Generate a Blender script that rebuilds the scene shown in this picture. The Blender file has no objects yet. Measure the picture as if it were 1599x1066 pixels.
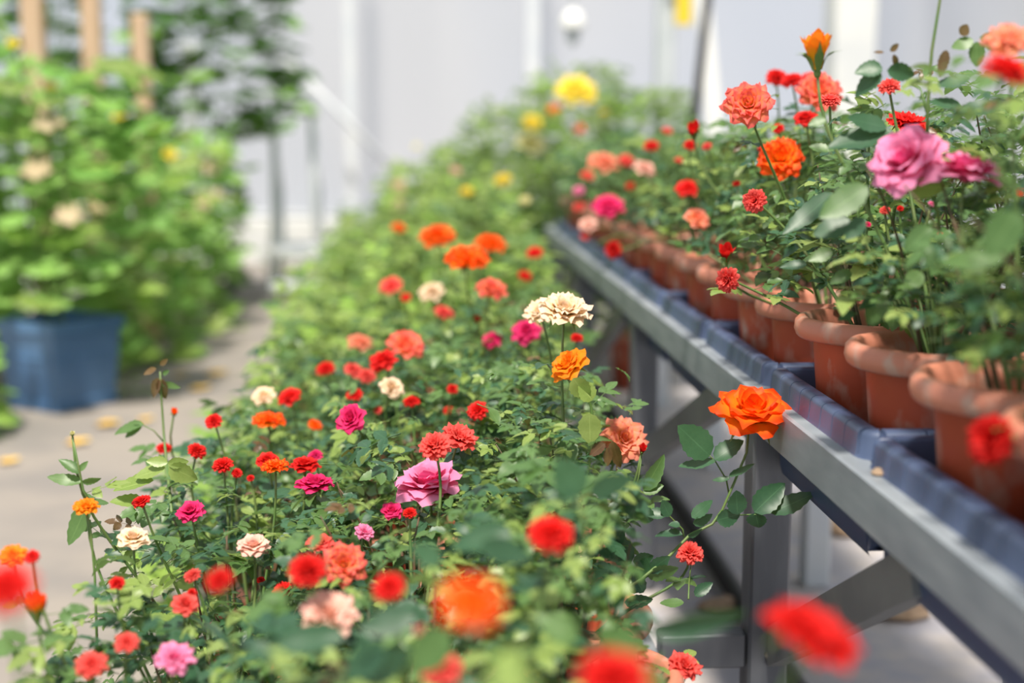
import bpy, math, random
from mathutils import Vector, Matrix, Euler, Quaternion
random.seed(7)
C = bpy.context.scene.collection
S = bpy.context.scene
PI = math.pi
# ---------------------------------------------------------------- camera
H = 1.30                                   # camera height; the ground is z = 0, the benches run along +Y
FPX = 2221.0
PITCH, YAW = math.atan(335 / FPX), math.atan(0.0648)
FWD = Vector((math.sin(YAW) * math.cos(PITCH), math.cos(YAW) * math.cos(PITCH), -math.sin(PITCH)))
RIGHT = Vector((math.cos(YAW), -math.sin(YAW), 0))
UP = RIGHT.cross(FWD)
CAM = Vector((0, 0, H))
cam_d = bpy.data.cameras.new('camera')
cam = bpy.data.objects.new('camera', cam_d)
C.objects.link(cam)
m = Matrix((RIGHT, UP, -FWD)).transposed().to_4x4()
m.translation = CAM
cam.matrix_world = m
cam_d.sensor_width = 36
cam_d.lens = FPX / 1599 * 36
cam_d.dof.use_dof = True
cam_d.dof.focus_distance = 2.28
cam_d.dof.aperture_fstop = 1.5
cam_d.clip_start = 0.05
S.camera = cam
# ---------------------------------------------------------------- world, sun, exposure
w = bpy.data.worlds.new('film_greenhouse_daylight')
S.world = w
w.use_nodes = True
bg = w.node_tree.nodes['Background']
bg.inputs['Color'].default_value = (0.90, 0.95, 1.0, 1)
bg.inputs['Strength'].default_value = 0.78
sd = bpy.data.lights.new('sun', 'SUN')
sd.energy = 5.7
sd.angle = math.radians(7)
sd.color = (1.0, 0.93, 0.82)
sun = bpy.data.objects.new('sun', sd)
C.objects.link(sun)
sun.rotation_euler = Vector((0.10, 0.40, -0.90)).to_track_quat('-Z', 'Y').to_euler()
S.view_settings.view_transform = 'Standard'
S.view_settings.look = 'None'
S.view_settings.gamma = 1
S.view_settings.use_curve_mapping = False
S.view_settings.exposure = 0.12


def at(px, py, Y):
    """point at distance Y down the aisle seen at pixel (px, py)"""
    d = FWD + RIGHT * ((px - 799.5) / FPX) + UP * ((533 - py) / FPX)
    return CAM + d * (Y / d.y)


def pix(p):
    v = p - CAM
    z = v.dot(FWD)
    if z < 0.05:
        return None
    return 799.5 + FPX * v.dot(RIGHT) / z, 533 - FPX * v.dot(UP) / z, z


# ---------------------------------------------------------------- materials
def new_mat(name):
    mt = bpy.data.materials.new(name)
    mt.use_nodes = True
    nt = mt.node_tree
    for n in list(nt.nodes):
        nt.nodes.remove(n)
    out = nt.nodes.new('ShaderNodeOutputMaterial')
    return mt, nt, out


def N(nt, typ, **kw):
    n = nt.nodes.new(typ)
    for k, v in kw.items():
        setattr(n, k, v)
    return n


def mixc(nt, fac, a, b, blend='MIX'):
    n = N(nt, 'ShaderNodeMix', data_type='RGBA', blend_type=blend)
    for i, v in ((0, fac), (6, a), (7, b)):
        if hasattr(v, 'is_linked'):
            nt.links.new(v, n.inputs[i])
        elif i == 0:
            n.inputs[0].default_value = v
        else:
            n.inputs[i].default_value = (*v, 1)
    return n.outputs[2]


def ramp(nt, fac, lo, hi):
    r = N(nt, 'ShaderNodeMapRange')
    nt.links.new(fac, r.inputs[0])
    r.inputs[1].default_value, r.inputs[2].default_value = lo, hi
    return r.outputs[0]


def noise(nt, scale, detail=3, coord='Object', stretch=None):
    tc = N(nt, 'ShaderNodeTexCoord')
    n = N(nt, 'ShaderNodeTexNoise')
    n.inputs['Scale'].default_value = scale
    n.inputs['Detail'].default_value = detail
    src = tc.outputs[coord]
    if stretch:
        mp = N(nt, 'ShaderNodeMapping')
        mp.inputs['Scale'].default_value = stretch
        nt.links.new(src, mp.inputs[0])
        src = mp.outputs[0]
    nt.links.new(src, n.inputs['Vector'])
    return n.outputs['Fac']


def plain(name, col, rough=0.6, metal=0.0, col2=None, scale=20, lo=0.4, hi=0.65, bump=0.0, stretch=None, spec=0.5):
    mt, nt, out = new_mat(name)
    b = N(nt, 'ShaderNodeBsdfPrincipled')
    b.inputs['Base Color'].default_value = (*col, 1)
    b.inputs['Roughness'].default_value = rough
    b.inputs['Metallic'].default_value = metal
    b.inputs['Specular IOR Level'].default_value = spec
    if col2:
        f = noise(nt, scale, 5, stretch=stretch)
        nt.links.new(mixc(nt, ramp(nt, f, lo, hi), col, col2), b.inputs['Base Color'])
        if bump:
            bp = N(nt, 'ShaderNodeBump')
            bp.inputs['Strength'].default_value = bump
            bp.inputs['Distance'].default_value = 0.01
            nt.links.new(f, bp.inputs['Height'])
            nt.links.new(bp.outputs[0], b.inputs['Normal'])
    nt.links.new(b.outputs[0], out.inputs[0])
    return mt


def petal_mat(name, base, tip, trans=0.42, back=None):
    """colour runs from the petal's claw (uv v = 0) to its tip; reverse side may differ"""
    mt, nt, out = new_mat(name)
    uv = N(nt, 'ShaderNodeUVMap')
    sp = N(nt, 'ShaderNodeSeparateXYZ')
    nt.links.new(uv.outputs[0], sp.inputs[0])
    f = ramp(nt, sp.outputs[1], 0.25, 0.92)
    c = mixc(nt, f, base, tip)
    if back:
        ge = N(nt, 'ShaderNodeNewGeometry')
        c = mixc(nt, ge.outputs['Backfacing'], c, back)
    oi = N(nt, 'ShaderNodeObjectInfo')
    hs = N(nt, 'ShaderNodeHueSaturation')
    nt.links.new(ramp(nt, oi.outputs['Random'], -3.5, 4.5), hs.inputs['Hue'])
    hs.inputs['Hue'].default_value = 0.5
    mr = N(nt, 'ShaderNodeMapRange')
    mr.inputs[3].default_value, mr.inputs[4].default_value = 0.92, 1.08
    nt.links.new(oi.outputs['Random'], mr.inputs[0])
    nt.links.new(mr.outputs[0], hs.inputs['Value'])
    for l in list(hs.inputs['Hue'].links):
        nt.links.remove(l)
    nt.links.new(c, hs.inputs['Color'])
    b = N(nt, 'ShaderNodeBsdfPrincipled')
    b.inputs['Roughness'].default_value = 0.55
    b.inputs['Specular IOR Level'].default_value = 0.25
    nt.links.new(hs.outputs[0], b.inputs['Base Color'])
    t = N(nt, 'ShaderNodeBsdfTranslucent')
    nt.links.new(hs.outputs[0], t.inputs[0])
    mx = N(nt, 'ShaderNodeMixShader')
    mx.inputs[0].default_value = trans
    nt.links.new(b.outputs[0], mx.inputs[1])
    nt.links.new(t.outputs[0], mx.inputs[2])
    nt.links.new(mx.outputs[0], out.inputs[0])
    return mt


def leaf_mat(name, col, var, under, trans=0.25, rough=0.38, spec=0.5):
    mt, nt, out = new_mat(name)
    oi = N(nt, 'ShaderNodeObjectInfo')
    nz = noise(nt, 14, 2)
    ad = N(nt, 'ShaderNodeMath', operation='ADD')
    nt.links.new(oi.outputs['Random'], ad.inputs[0])
    nt.links.new(nz, ad.inputs[1])
    c = mixc(nt, ramp(nt, ad.outputs[0], 0.4, 1.6), col, var)
    uv = N(nt, 'ShaderNodeUVMap')
    sp = N(nt, 'ShaderNodeSeparateXYZ')
    nt.links.new(uv.outputs[0], sp.inputs[0])
    ab = N(nt, 'ShaderNodeMath', operation='SUBTRACT')
    ab.inputs[1].default_value = 0.5
    nt.links.new(sp.outputs[0], ab.inputs[0])
    a2 = N(nt, 'ShaderNodeMath', operation='ABSOLUTE')
    nt.links.new(ab.outputs[0], a2.inputs[0])
    vein = ramp(nt, a2.outputs[0], 0.03, 0.0)
    c = mixc(nt, vein, c, [min(1, x * 1.25 + 0.01) for x in var])
    ge = N(nt, 'ShaderNodeNewGeometry')
    c = mixc(nt, ge.outputs['Backfacing'], c, under)
    b = N(nt, 'ShaderNodeBsdfPrincipled')
    b.inputs['Roughness'].default_value = rough
    b.inputs['Specular IOR Level'].default_value = spec
    nt.links.new(c, b.inputs['Base Color'])
    t = N(nt, 'ShaderNodeBsdfTranslucent')
    tc = mixc(nt, 0.5, c, (0.25, 0.42, 0.04))
    nt.links.new(tc, t.inputs[0])
    mx = N(nt, 'ShaderNodeMixShader')
    mx.inputs[0].default_value = trans
    nt.links.new(b.outputs[0], mx.inputs[1])
    nt.links.new(t.outputs[0], mx.inputs[2])
    nt.links.new(mx.outputs[0], out.inputs[0])
    return mt


def film_mat(name, col, trans):
    mt, nt, out = new_mat(name)
    d = N(nt, 'ShaderNodeBsdfDiffuse')
    f = noise(nt, 0.35, 2, stretch=(1, 1, 0.5))
    c = mixc(nt, ramp(nt, f, 0.35, 0.65), col, (0.68, 0.68, 0.70))
    nt.links.new(c, d.inputs[0])
    t = N(nt, 'ShaderNodeBsdfTranslucent')
    nt.links.new(c, t.inputs[0])
    mx = N(nt, 'ShaderNodeMixShader')
    mx.inputs[0].default_value = trans
    nt.links.new(d.outputs[0], mx.inputs[1])
    nt.links.new(t.outputs[0], mx.inputs[2])
    nt.links.new(mx.outputs[0], out.inputs[0])
    return mt


M = {
    'path': plain('path_concrete', (0.285, 0.25, 0.222), 0.85, col2=(0.215, 0.195, 0.185), scale=2.2, bump=0.05),
    'soil_ground': plain('ground_soil', (0.40, 0.385, 0.42), 0.95, col2=(0.52, 0.47, 0.44), scale=7.0, bump=0.5),
    'film': film_mat('greenhouse_film', (0.60, 0.635, 0.71), 0.5),
    'rail': plain('galvanized_rail', (0.27, 0.30, 0.335), 0.42, 0.22, col2=(0.37, 0.40, 0.43), scale=7, stretch=(1, 1, 5), lo=0.35, hi=0.7),
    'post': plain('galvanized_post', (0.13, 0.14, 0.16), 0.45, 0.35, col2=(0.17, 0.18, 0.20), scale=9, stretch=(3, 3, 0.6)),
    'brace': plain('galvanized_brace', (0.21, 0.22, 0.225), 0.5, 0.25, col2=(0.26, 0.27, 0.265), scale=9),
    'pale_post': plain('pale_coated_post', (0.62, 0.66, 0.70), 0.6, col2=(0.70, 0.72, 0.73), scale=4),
    'concrete_post': plain('pale_concrete_post', (0.72, 0.73, 0.70), 0.8, col2=(0.62, 0.64, 0.64), scale=3),
    'steel_blue': plain('blue_grey_steel', (0.52, 0.56, 0.58), 0.5, 0.1, col2=(0.60, 0.63, 0.65), scale=5),
    'tray': plain('navy_plastic', (0.048, 0.075, 0.155), 0.42, col2=(0.075, 0.105, 0.19), scale=6, lo=0.45, hi=0.75),
    'terracotta': None,
    'soil': plain('potting_soil', (0.035, 0.022, 0.015), 0.95, col2=(0.09, 0.055, 0.035), scale=60, bump=0.8),
    'tub': plain('blue_tub_plastic', (0.06, 0.15, 0.32), 0.42, col2=(0.10, 0.21, 0.40), scale=4),
    'wood': plain('pale_stake_wood', (0.55, 0.36, 0.22), 0.8, col2=(0.66, 0.48, 0.34), scale=8, stretch=(4, 4, 0.5)),
    'cane': plain('brown_cane', (0.075, 0.07, 0.03), 0.6, col2=(0.12, 0.06, 0.03), scale=30),
    'stem': plain('green_stem', (0.10, 0.19, 0.045), 0.45, col2=(0.15, 0.20, 0.06), scale=30),
    'dark': plain('black_rubber', (0.02, 0.02, 0.022), 0.6),
    'white': plain('white_plastic', (0.82, 0.82, 0.80), 0.5),
    'yellow_sign': plain('yellow_plastic', (0.80, 0.58, 0.03), 0.5),
    'stone': plain('rubble_stone', (0.42, 0.30, 0.20), 0.9, col2=(0.30, 0.20, 0.13), scale=14, bump=0.5),
    'calyx': plain('sepal_green', (0.10, 0.20, 0.04), 0.5, col2=(0.16, 0.22, 0.06), scale=20),
    'bolt': plain('steel_bolt', (0.45, 0.44, 0.38), 0.35, 0.8),
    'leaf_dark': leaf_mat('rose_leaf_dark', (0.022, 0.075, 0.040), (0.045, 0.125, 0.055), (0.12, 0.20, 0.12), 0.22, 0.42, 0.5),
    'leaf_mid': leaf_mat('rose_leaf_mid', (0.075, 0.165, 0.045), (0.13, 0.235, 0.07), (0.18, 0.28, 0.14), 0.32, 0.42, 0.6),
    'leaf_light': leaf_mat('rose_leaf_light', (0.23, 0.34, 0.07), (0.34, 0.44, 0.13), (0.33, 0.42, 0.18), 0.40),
    'leaf_young': leaf_mat('rose_leaf_reddish', (0.10, 0.045, 0.025), (0.16, 0.09, 0.035), (0.20, 0.12, 0.07), 0.25),
    'vine_leaf': leaf_mat('squash_leaf', (0.18, 0.42, 0.08), (0.36, 0.62, 0.15), (0.32, 0.52, 0.20), 0.45, 0.45, 0.5),
    'dry_leaf': leaf_mat('dried_leaf', (0.55, 0.42, 0.26), (0.66, 0.53, 0.36), (0.6, 0.48, 0.32), 0.3, 0.8, 0.2),
    'vine_dark': leaf_mat('climber_leaf', (0.03, 0.10, 0.02), (0.07, 0.18, 0.03), (0.12, 0.2, 0.08), 0.35, 0.5, 0.3),
    'weed': leaf_mat('weed_leaf', (0.26, 0.47, 0.07), (0.42, 0.60, 0.14), (0.32, 0.5, 0.15), 0.42, 0.5, 0.3),
    'fallen': petal_mat('fallen_yellow_leaf', (0.85, 0.50, 0.08), (0.88, 0.58, 0.14), 0.1),
    'red': petal_mat('petal_red', (0.62, 0.006, 0.006), (0.80, 0.022, 0.018)),
    'coral': petal_mat('petal_coral', (0.78, 0.035, 0.03), (0.88, 0.13, 0.11)),
    'coralpeach': petal_mat('petal_coral_peach', (1.0, 0.58, 0.10), (0.90, 0.15, 0.13)),
    'orange': petal_mat('petal_orange', (1.0, 0.58, 0.025), (0.98, 0.082, 0.004)),
    'amber': petal_mat('petal_amber', (1.0, 0.58, 0.02), (0.95, 0.27, 0.012)),
    'peach': petal_mat('petal_peach', (1.0, 0.58, 0.14), (0.93, 0.32, 0.23)),
    'cream': petal_mat('petal_cream', (0.85, 0.62, 0.20), (0.90, 0.68, 0.50), 0.25),
    'palepink': petal_mat('petal_pale_pink', (0.9, 0.62, 0.42), (0.88, 0.50, 0.42), 0.25),
    'pink': petal_mat('petal_pink', (0.90, 0.15, 0.38), (0.95, 0.34, 0.58), back=(0.78, 0.10, 0.28)),
    'hotpink': petal_mat('petal_hot_pink', (0.62, 0.008, 0.10), (0.82, 0.035, 0.19)),
    'yellow': petal_mat('petal_yellow', (0.95, 0.70, 0.03), (0.95, 0.80, 0.10)),
    'paleyellow': petal_mat('petal_pale_yellow', (0.86, 0.78, 0.25), (0.88, 0.84, 0.48)),
}


def terracotta():
    mt, nt, out = new_mat('terracotta_plastic')
    b = N(nt, 'ShaderNodeBsdfPrincipled')
    b.inputs['Roughness'].default_value = 0.5
    f1 = noise(nt, 6, 4)
    c = mixc(nt, ramp(nt, f1, 0.35, 0.7), (0.40, 0.062, 0.025), (0.52, 0.11, 0.05))
    tcz = N(nt, 'ShaderNodeTexCoord')
    sz = N(nt, 'ShaderNodeSeparateXYZ')
    nt.links.new(tcz.outputs['Object'], sz.inputs[0])
    c = mixc(nt, ramp(nt, sz.outputs[2], 0.2525, 0.2545), c, (0.56, 0.21, 0.135))   # the lip is sun-faded
    f2 = noise(nt, 24, 6, stretch=(1, 1, 0.6))
    f3 = noise(nt, 3.2, 2)
    a = N(nt, 'ShaderNodeMath', operation='MULTIPLY')
    nt.links.new(ramp(nt, f2, 0.52, 0.66), a.inputs[0])
    nt.links.new(ramp(nt, f3, 0.38, 0.58), a.inputs[1])
    a2 = N(nt, 'ShaderNodeMath', operation='MULTIPLY')
    nt.links.new(a.outputs[0], a2.inputs[0])
    a2.inputs[1].default_value = 0.85
    c = mixc(nt, a2.outputs[0], c, (0.50, 0.36, 0.29))     # lime bloom and dried splashes
    nt.links.new(c, b.inputs['Base Color'])
    nt.links.new(b.outputs[0], out.inputs[0])
    return mt


M['terracotta'] = terracotta()


# ---------------------------------------------------------------- mesh helpers
def mesh(name, V, F, mats=(), uv=None, smooth=True, fm=None):
    me = bpy.data.meshes.new(name)
    me.from_pydata([tuple(v) for v in V], [], F)
    for mt in mats:
        me.materials.append(mt)
    if uv:
        l = me.uv_layers.new(name='UVMap')
        for i, lp in enumerate(me.loops):
            l.data[i].uv = uv[lp.vertex_index]
    if fm:
        me.polygons.foreach_set('material_index', fm)
    me.polygons.foreach_set('use_smooth', [smooth] * len(me.polygons))
    me.update()
    return me


def obj(name, me, parent=None, loc=None, mat4=None, mat=None, slot=0):
    o = bpy.data.objects.new(name, me)
    C.objects.link(o)
    if parent is not None:
        o.parent = parent
    if mat4 is not None:
        o.matrix_basis = mat4
    elif loc is not None:
        o.location = loc
    if mat is not None:
        o.material_slots[slot].link = 'OBJECT'
        o.material_slots[slot].material = mat
    return o


def tag(o, label=None, cat=None, group=None, kind=None):
    for k, v in (('label', label), ('category', cat), ('group', group), ('kind', kind)):
        if v:
            o[k] = v
    return o


def thing(name, label, cat, loc=(0, 0, 0), group=None):
    o = bpy.data.objects.new(name, None)
    C.objects.link(o)
    o.location = loc
    o.empty_display_size = 0.05
    return tag(o, label, cat, group)


class MB:
    """collects shapes into one mesh"""
    def __init__(s):
        s.V, s.F, s.U, s.K = [], [], [], []

    def add(s, V, F, U=None, k=0):
        n = len(s.V)
        s.V += [Vector(v) for v in V]
        s.F += [tuple(i + n for i in f) for f in F]
        s.U += list(U) if U else [(0.5, 0.5)] * len(V)
        s.K += [k] * len(F)
        return s

    def box(s, x0, x1, y0, y1, z0, z1, b=0.0, k=0):
        """box with its long edges chamfered by b"""
        if b <= 0:
            V = [(x, y, z) for z in (z0, z1) for y in (y0, y1) for x in (x0, x1)]
            F = [(0, 2, 3, 1), (4, 5, 7, 6), (0, 1, 5, 4), (2, 6, 7, 3), (0, 4, 6, 2), (1, 3, 7, 5)]
            return s.add(V, F, k=k)
        V, F = [], []
        def ring(z, i):
            return [(x0 + i + b, y0 + i, z), (x1 - i - b, y0 + i, z), (x1 - i, y0 + i + b, z), (x1 - i, y1 - i - b, z),
                    (x1 - i - b, y1 - i, z), (x0 + i + b, y1 - i, z), (x0 + i, y1 - i - b, z), (x0 + i, y0 + i + b, z)]
        for z, i in ((z0, b), (z0 + b, 0), (z1 - b, 0), (z1, b)):
            V += ring(z, i)
        for r in range(3):
            for j in range(8):
                F.append((r * 8 + j, r * 8 + (j + 1) % 8, r * 8 + 8 + (j + 1) % 8, r * 8 + 8 + j))
        F.append(tuple(range(7, -1, -1)))
        F.append(tuple(range(24, 32)))
        return s.add(V, F, k=k)

    def bar(s, p, q, wx, wz, side, k=0):
        """flat bar from p to q, thickness wx along side, width wz across"""
        p, q = Vector(p), Vector(q)
        d = (q - p).normalized()
        a = Vector(side).normalized()
        c = d.cross(a).normalized()
        V = [e + a * (sx * wx / 2) + c * (sz * wz / 2) for e in (p, q) for sx, sz in ((-1, -1), (1, -1), (1, 1), (-1, 1))]
        F = [(0, 1, 2, 3), (7, 6, 5, 4), (0, 4, 5, 1), (1, 5, 6, 2), (2, 6, 7, 3), (3, 7, 4, 0)]
        return s.add(V, F, k=k)

    def tube(s, P, R, n=6, k=0):
        P = [Vector(p) for p in P]
        V, F = [], []
        a = None
        for i, p in enumerate(P):
            t = (P[min(i + 1, len(P) - 1)] - P[max(i - 1, 0)]).normalized()
            if a is None:
                a = t.orthogonal().normalized()
            a = (a - t * a.dot(t)).normalized()
            b = t.cross(a)
            r = R if isinstance(R, (int, float)) else R[i]
            V += [p + (a * math.cos(2 * PI * j / n) + b * math.sin(2 * PI * j / n)) * r for j in range(n)]
        for i in range(len(P) - 1):
            for j in range(n):
                F.append((i * n + j, i * n + (j + 1) % n, i * n + n + (j + 1) % n, i * n + n + j))
        F.append(tuple(range(n - 1, -1, -1)))
        F.append(tuple((len(P) - 1) * n + j for j in range(n)))
        return s.add(V, F, k=k)

    def lathe(s, prof, n=32, k=0):
        V, F = [], []
        for r, z in prof:
            V += [(r * math.cos(2 * PI * j / n), r * math.sin(2 * PI * j / n), z) for j in range(n)]
        for i in range(len(prof) - 1):
            for j in range(n):
                F.append((i * n + j, i * n + (j + 1) % n, i * n + n + (j + 1) % n, i * n + n + j))
        return s.add(V, F, k=k)

    def addmesh(s, part, mat4, k=None):
        V, F, U, K = part
        n = len(s.V)
        s.V += [mat4 @ Vector(v) for v in V]
        s.F += [tuple(i + n for i in f) for f in F]
        s.U += U
        s.K += K if k is None else [k] * len(F)
        return s

    def raw(s):
        return s.V, s.F, s.U, s.K

    def done(s, name, mats, smooth=True):
        return mesh(name, s.V, s.F, mats, s.U, smooth, s.K)


def bez(p0, p1, p2, p3, n=10):
    r = []
    for i in range(n + 1):
        t = i / n
        u = 1 - t
        r.append(p0 * u ** 3 + p1 * 3 * u * u * t + p2 * 3 * u * t * t + p3 * t ** 3)
    return r


def frame(x, z, loc=(0, 0, 0), s=1.0):
    """matrix whose x axis is x and whose z is as near z as it can be"""
    x = Vector(x).normalized()
    z = Vector(z)
    z = z - x * z.dot(x)
    z = z.normalized() if z.length > 1e-4 else x.orthogonal().normalized()
    y = z.cross(x)
    m = Matrix((x, y, z)).transposed().to_4x4() @ Matrix.Scale(s, 4)
    m.translation = Vector(loc)
    return m


def axis_frame(z, loc, s, spin=0.0):
    q = Vector((0, 0, 1)).rotation_difference(Vector(z).normalized())
    m = (q.to_matrix() @ Matrix.Rotation(spin, 3, 'Z')).to_4x4() @ Matrix.Scale(s, 4)
    m.translation = Vector(loc)
    return m


# ---------------------------------------------------------------- leaves
def leaflet(L, W, fold=0.25, droop=0.18, serr=0.06, n=11, twist=0.0, curl=0.0):
    V, U, F = [], [], []
    for i in range(n):
        v = i / (n - 1)
        hw = W / 2 * (math.sin(PI * min(1, v ** 0.78)) ** 0.75 if 0 < v < 1 else 0)
        hw = max(hw, 0.0004)
        if serr and 0 < i < n - 1:
            hw *= 1 + (serr if i % 2 else -serr)
        x = L * v
        z = -droop * L * v * v
        tw = twist * v
        for sgn, u in ((-1, 0.0), (0, 0.5), (1, 1.0)):
            yy = sgn * hw * math.cos(tw)
            zz = z + abs(sgn) * hw * fold + sgn * hw * math.sin(tw) + (abs(sgn) * hw * curl * math.sin(v * 9))
            V.append((x, yy, zz))
            U.append((u, v))
    for i in range(n - 1):
        for j in (0, 1):
            F.append((i * 3 + j, i * 3 + 3 + j, i * 3 + 4 + j, i * 3 + 1 + j))
    return V, F, U, [0] * len(F)


def compound(nl, L, hi, rnd):
    """rose leaf: a thin stalk with a leaflet at its end and pairs down its sides"""
    mb = MB()
    n = 11 if hi else 5
    se = 0.07 if hi else 0
    rl = L * (0.95 if nl == 5 else 0.55)
    bendz = rnd.uniform(-0.15, 0.25)
    P = [Vector((rl * t, 0, bendz * rl * (t - t * t * 1.5))) for t in (0, 0.35, 0.7, 1)]
    mb.tube(P, [0.0011, 0.0009, 0.0008, 0.0006], 3)
    def lf(p, ang, l):
        g = leaflet(l, l * rnd.uniform(0.56, 0.70), rnd.uniform(0.1, 0.4), rnd.uniform(0.0, 0.4), se, n, rnd.uniform(-0.4, 0.4), rnd.uniform(0, 0.15))
        d = Vector((math.cos(ang), math.sin(ang), rnd.uniform(-0.25, 0.2)))
        mb.addmesh(g, frame(d, Vector((rnd.uniform(-0.3, 0.3), rnd.uniform(-0.4, 0.4), 1)), p))
    lf(P[3], rnd.uniform(-0.2, 0.2), L * 0.62)
    for t, k in ((0.86, 0.55), (0.38, 0.46))[:(nl - 1) // 2]:
        p = Vector((rl * t, 0, bendz * rl * (t - t * t * 1.5)))
        for sg in (-1, 1):
            lf(p, sg * rnd.uniform(0.75, 1.2), L * k * rnd.uniform(0.85, 1.1))
    return mb


rl_ = random.Random(3)
LEAF_HI = [compound(5 if i < 5 else 3, 0.068, True, rl_).done('rose_leaf', [M['leaf_mid']]) for i in range(8)]
LEAF_LO_RAW = [compound(5 if i < 4 else 3, 0.075, False, rl_).raw() for i in range(6)]
LEAFLET_HI = [mesh('rose_leaflet', *(lambda g: (g[0], g[1], [M['leaf_dark']], g[2]))(leaflet(1, 0.62 + 0.05 * (i % 3), 0.12 + 0.09 * i, -0.12 + 0.12 * i, 0.06, 13, 0.12 * (i - 1), 0.06))) for i in range(4)]


# ---------------------------------------------------------------- flowers (unit radius, axis +Z, the stalk joins at the origin)
def petal(tilt, L, W, curl, cup, r0, z0, rough, point, seed, nu=4, nv=6):
    V, U, F = [], [], []
    rad, z = r0, z0
    prev = 0
    rn = random.Random(seed)
    ph = rn.uniform(0, 6)
    for i in range(nv + 1):
        v = i / nv
        if i:
            vm = v - 0.5 / nv
            a = math.radians(tilt * (0.55 + 0.45 * vm) + curl * max(0, (vm - 0.45) / 0.55) ** 1.5)
            rad += math.sin(a) * L / nv
            z += math.cos(a) * L / nv
        hw = W * (0.32 + 0.68 * math.sin(PI / 2 * min(1, v / 0.65)))
        if v > 0.7:
            hw *= math.sqrt(max(0.02, 1 - ((v - 0.7) / 0.3) ** 2 * 0.72))
        for j in range(nu + 1):
            u = -1 + 2 * j / nu
            R = max(rad, 0.34)
            lat = u * hw
            p = lat / R
            a = math.radians(tilt + curl * v)
            ex = (point * (1 - abs(u)) - 0.10 * abs(u) ** 2) * L * max(0, v - 0.6) / 0.4
            x = rad - cup * R * (1 - math.cos(p)) + ex * math.sin(a)
            zz = z + rough * math.sin(u * 4.5 + ph) * v * v + ex * math.cos(a)
            # side edges of an open petal roll outward and down
            zz -= abs(u) ** 2 * hw * 0.25 * max(0, v - 0.3) * (tilt / 90)
            V.append((x, R * math.sin(p), zz))
            U.append((j / nu, v))
    for i in range(nv):
        for j in range(nu):
            q = i * (nu + 1) + j
            F.append((q, q + nu + 1, q + nu + 2, q + 1))
    return V, F, U, [0] * len(F)


#        n, tilt, L, W, curl, cup, r0, z0, rough, point
RINGS = {
    'open': [(3, -2, 0.60, 0.26, 10, 1.0, 0.09, 0.05, 0.02, 0.05), (4, 9, 0.66, 0.34, 25, 1.0, 0.15, 0.03, 0.03, 0.06),
             (5, 24, 0.74, 0.42, 42, 0.9, 0.17, 0.0, 0.05, 0.07), (6, 42, 0.84, 0.46, 55, 0.6, 0.18, -0.02, 0.06, 0.10),
             (7, 62, 0.92, 0.48, 55, 0.4, 0.15, -0.04, 0.07, 0.14), (6, 84, 0.92, 0.48, 45, 0.3, 0.12, -0.07, 0.07, 0.16)],
    'flat': [(4, 0, 0.44, 0.18, 15, 1.0, 0.07, 0.05, 0.03, 0.05), (6, 16, 0.54, 0.23, 30, 0.9, 0.13, 0.03, 0.05, 0.05),
             (8, 34, 0.64, 0.26, 35, 0.7, 0.15, 0.0, 0.08, 0.08), (9, 52, 0.75, 0.30, 35, 0.5, 0.15, 0.0, 0.10, 0.10),
             (9, 70, 0.86, 0.34, 35, 0.4, 0.12, -0.03, 0.11, 0.12), (8, 90, 0.90, 0.36, 30, 0.3, 0.12, -0.06, 0.11, 0.12)],
    'pompon': [(5, 4, 0.62, 0.14, 30, 0.8, 0.06, 0.05, 0.05, 0.0), (8, 20, 0.70, 0.16, 40, 0.7, 0.09, 0.03, 0.06, 0.0),
               (10, 38, 0.78, 0.18, 45, 0.6, 0.10, 0.0, 0.07, 0.0), (12, 58, 0.84, 0.19, 45, 0.5, 0.12, -0.02, 0.07, 0.0),
               (13, 80, 0.88, 0.20, 42, 0.4, 0.12, -0.04, 0.07, 0.0), (11, 103, 0.84, 0.21, 30, 0.3, 0.1, -0.05, 0.06, 0.0)],
    'bud': [(3, 12, 1.55, 0.45, -28, 1.0, 0.15, 0.05, 0.0, 0.06), (4, 22, 1.55, 0.52, -34, 1.0, 0.18, 0.0, 0.02, 0.08),
            (5, 27, 1.40, 0.52, 4, 1.0, 0.18, -0.03, 0.03, 0.10)],
}


def calyx_raw(kind):
    mb = MB()
    sc = 1.2 if kind == 'bud' else 0.8
    mb.lathe([(0.04, -0.34 * sc), (0.10 * sc, -0.30 * sc), (0.15 * sc, -0.18 * sc), (0.13 * sc, -0.06 * sc), (0.20 * sc, 0.0)], 8, 1)
    for k in range(5):
        a = 2 * PI * k / 5 + 0.3
        if kind == 'bud':
            g = petal(34, 1.05, 0.22, -22 if k % 2 else 55, 1.0, 0.20, -0.08, 0, 0.35, k, 2, 5)
        else:
            g = petal(98, 0.62, 0.13, 50, 0.3, 0.10, -0.06, 0.02, 0.5, k, 2, 4)
        mb.addmesh(g, Matrix.Rotation(a, 4, 'Z'), 1)
    return mb.raw()


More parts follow.
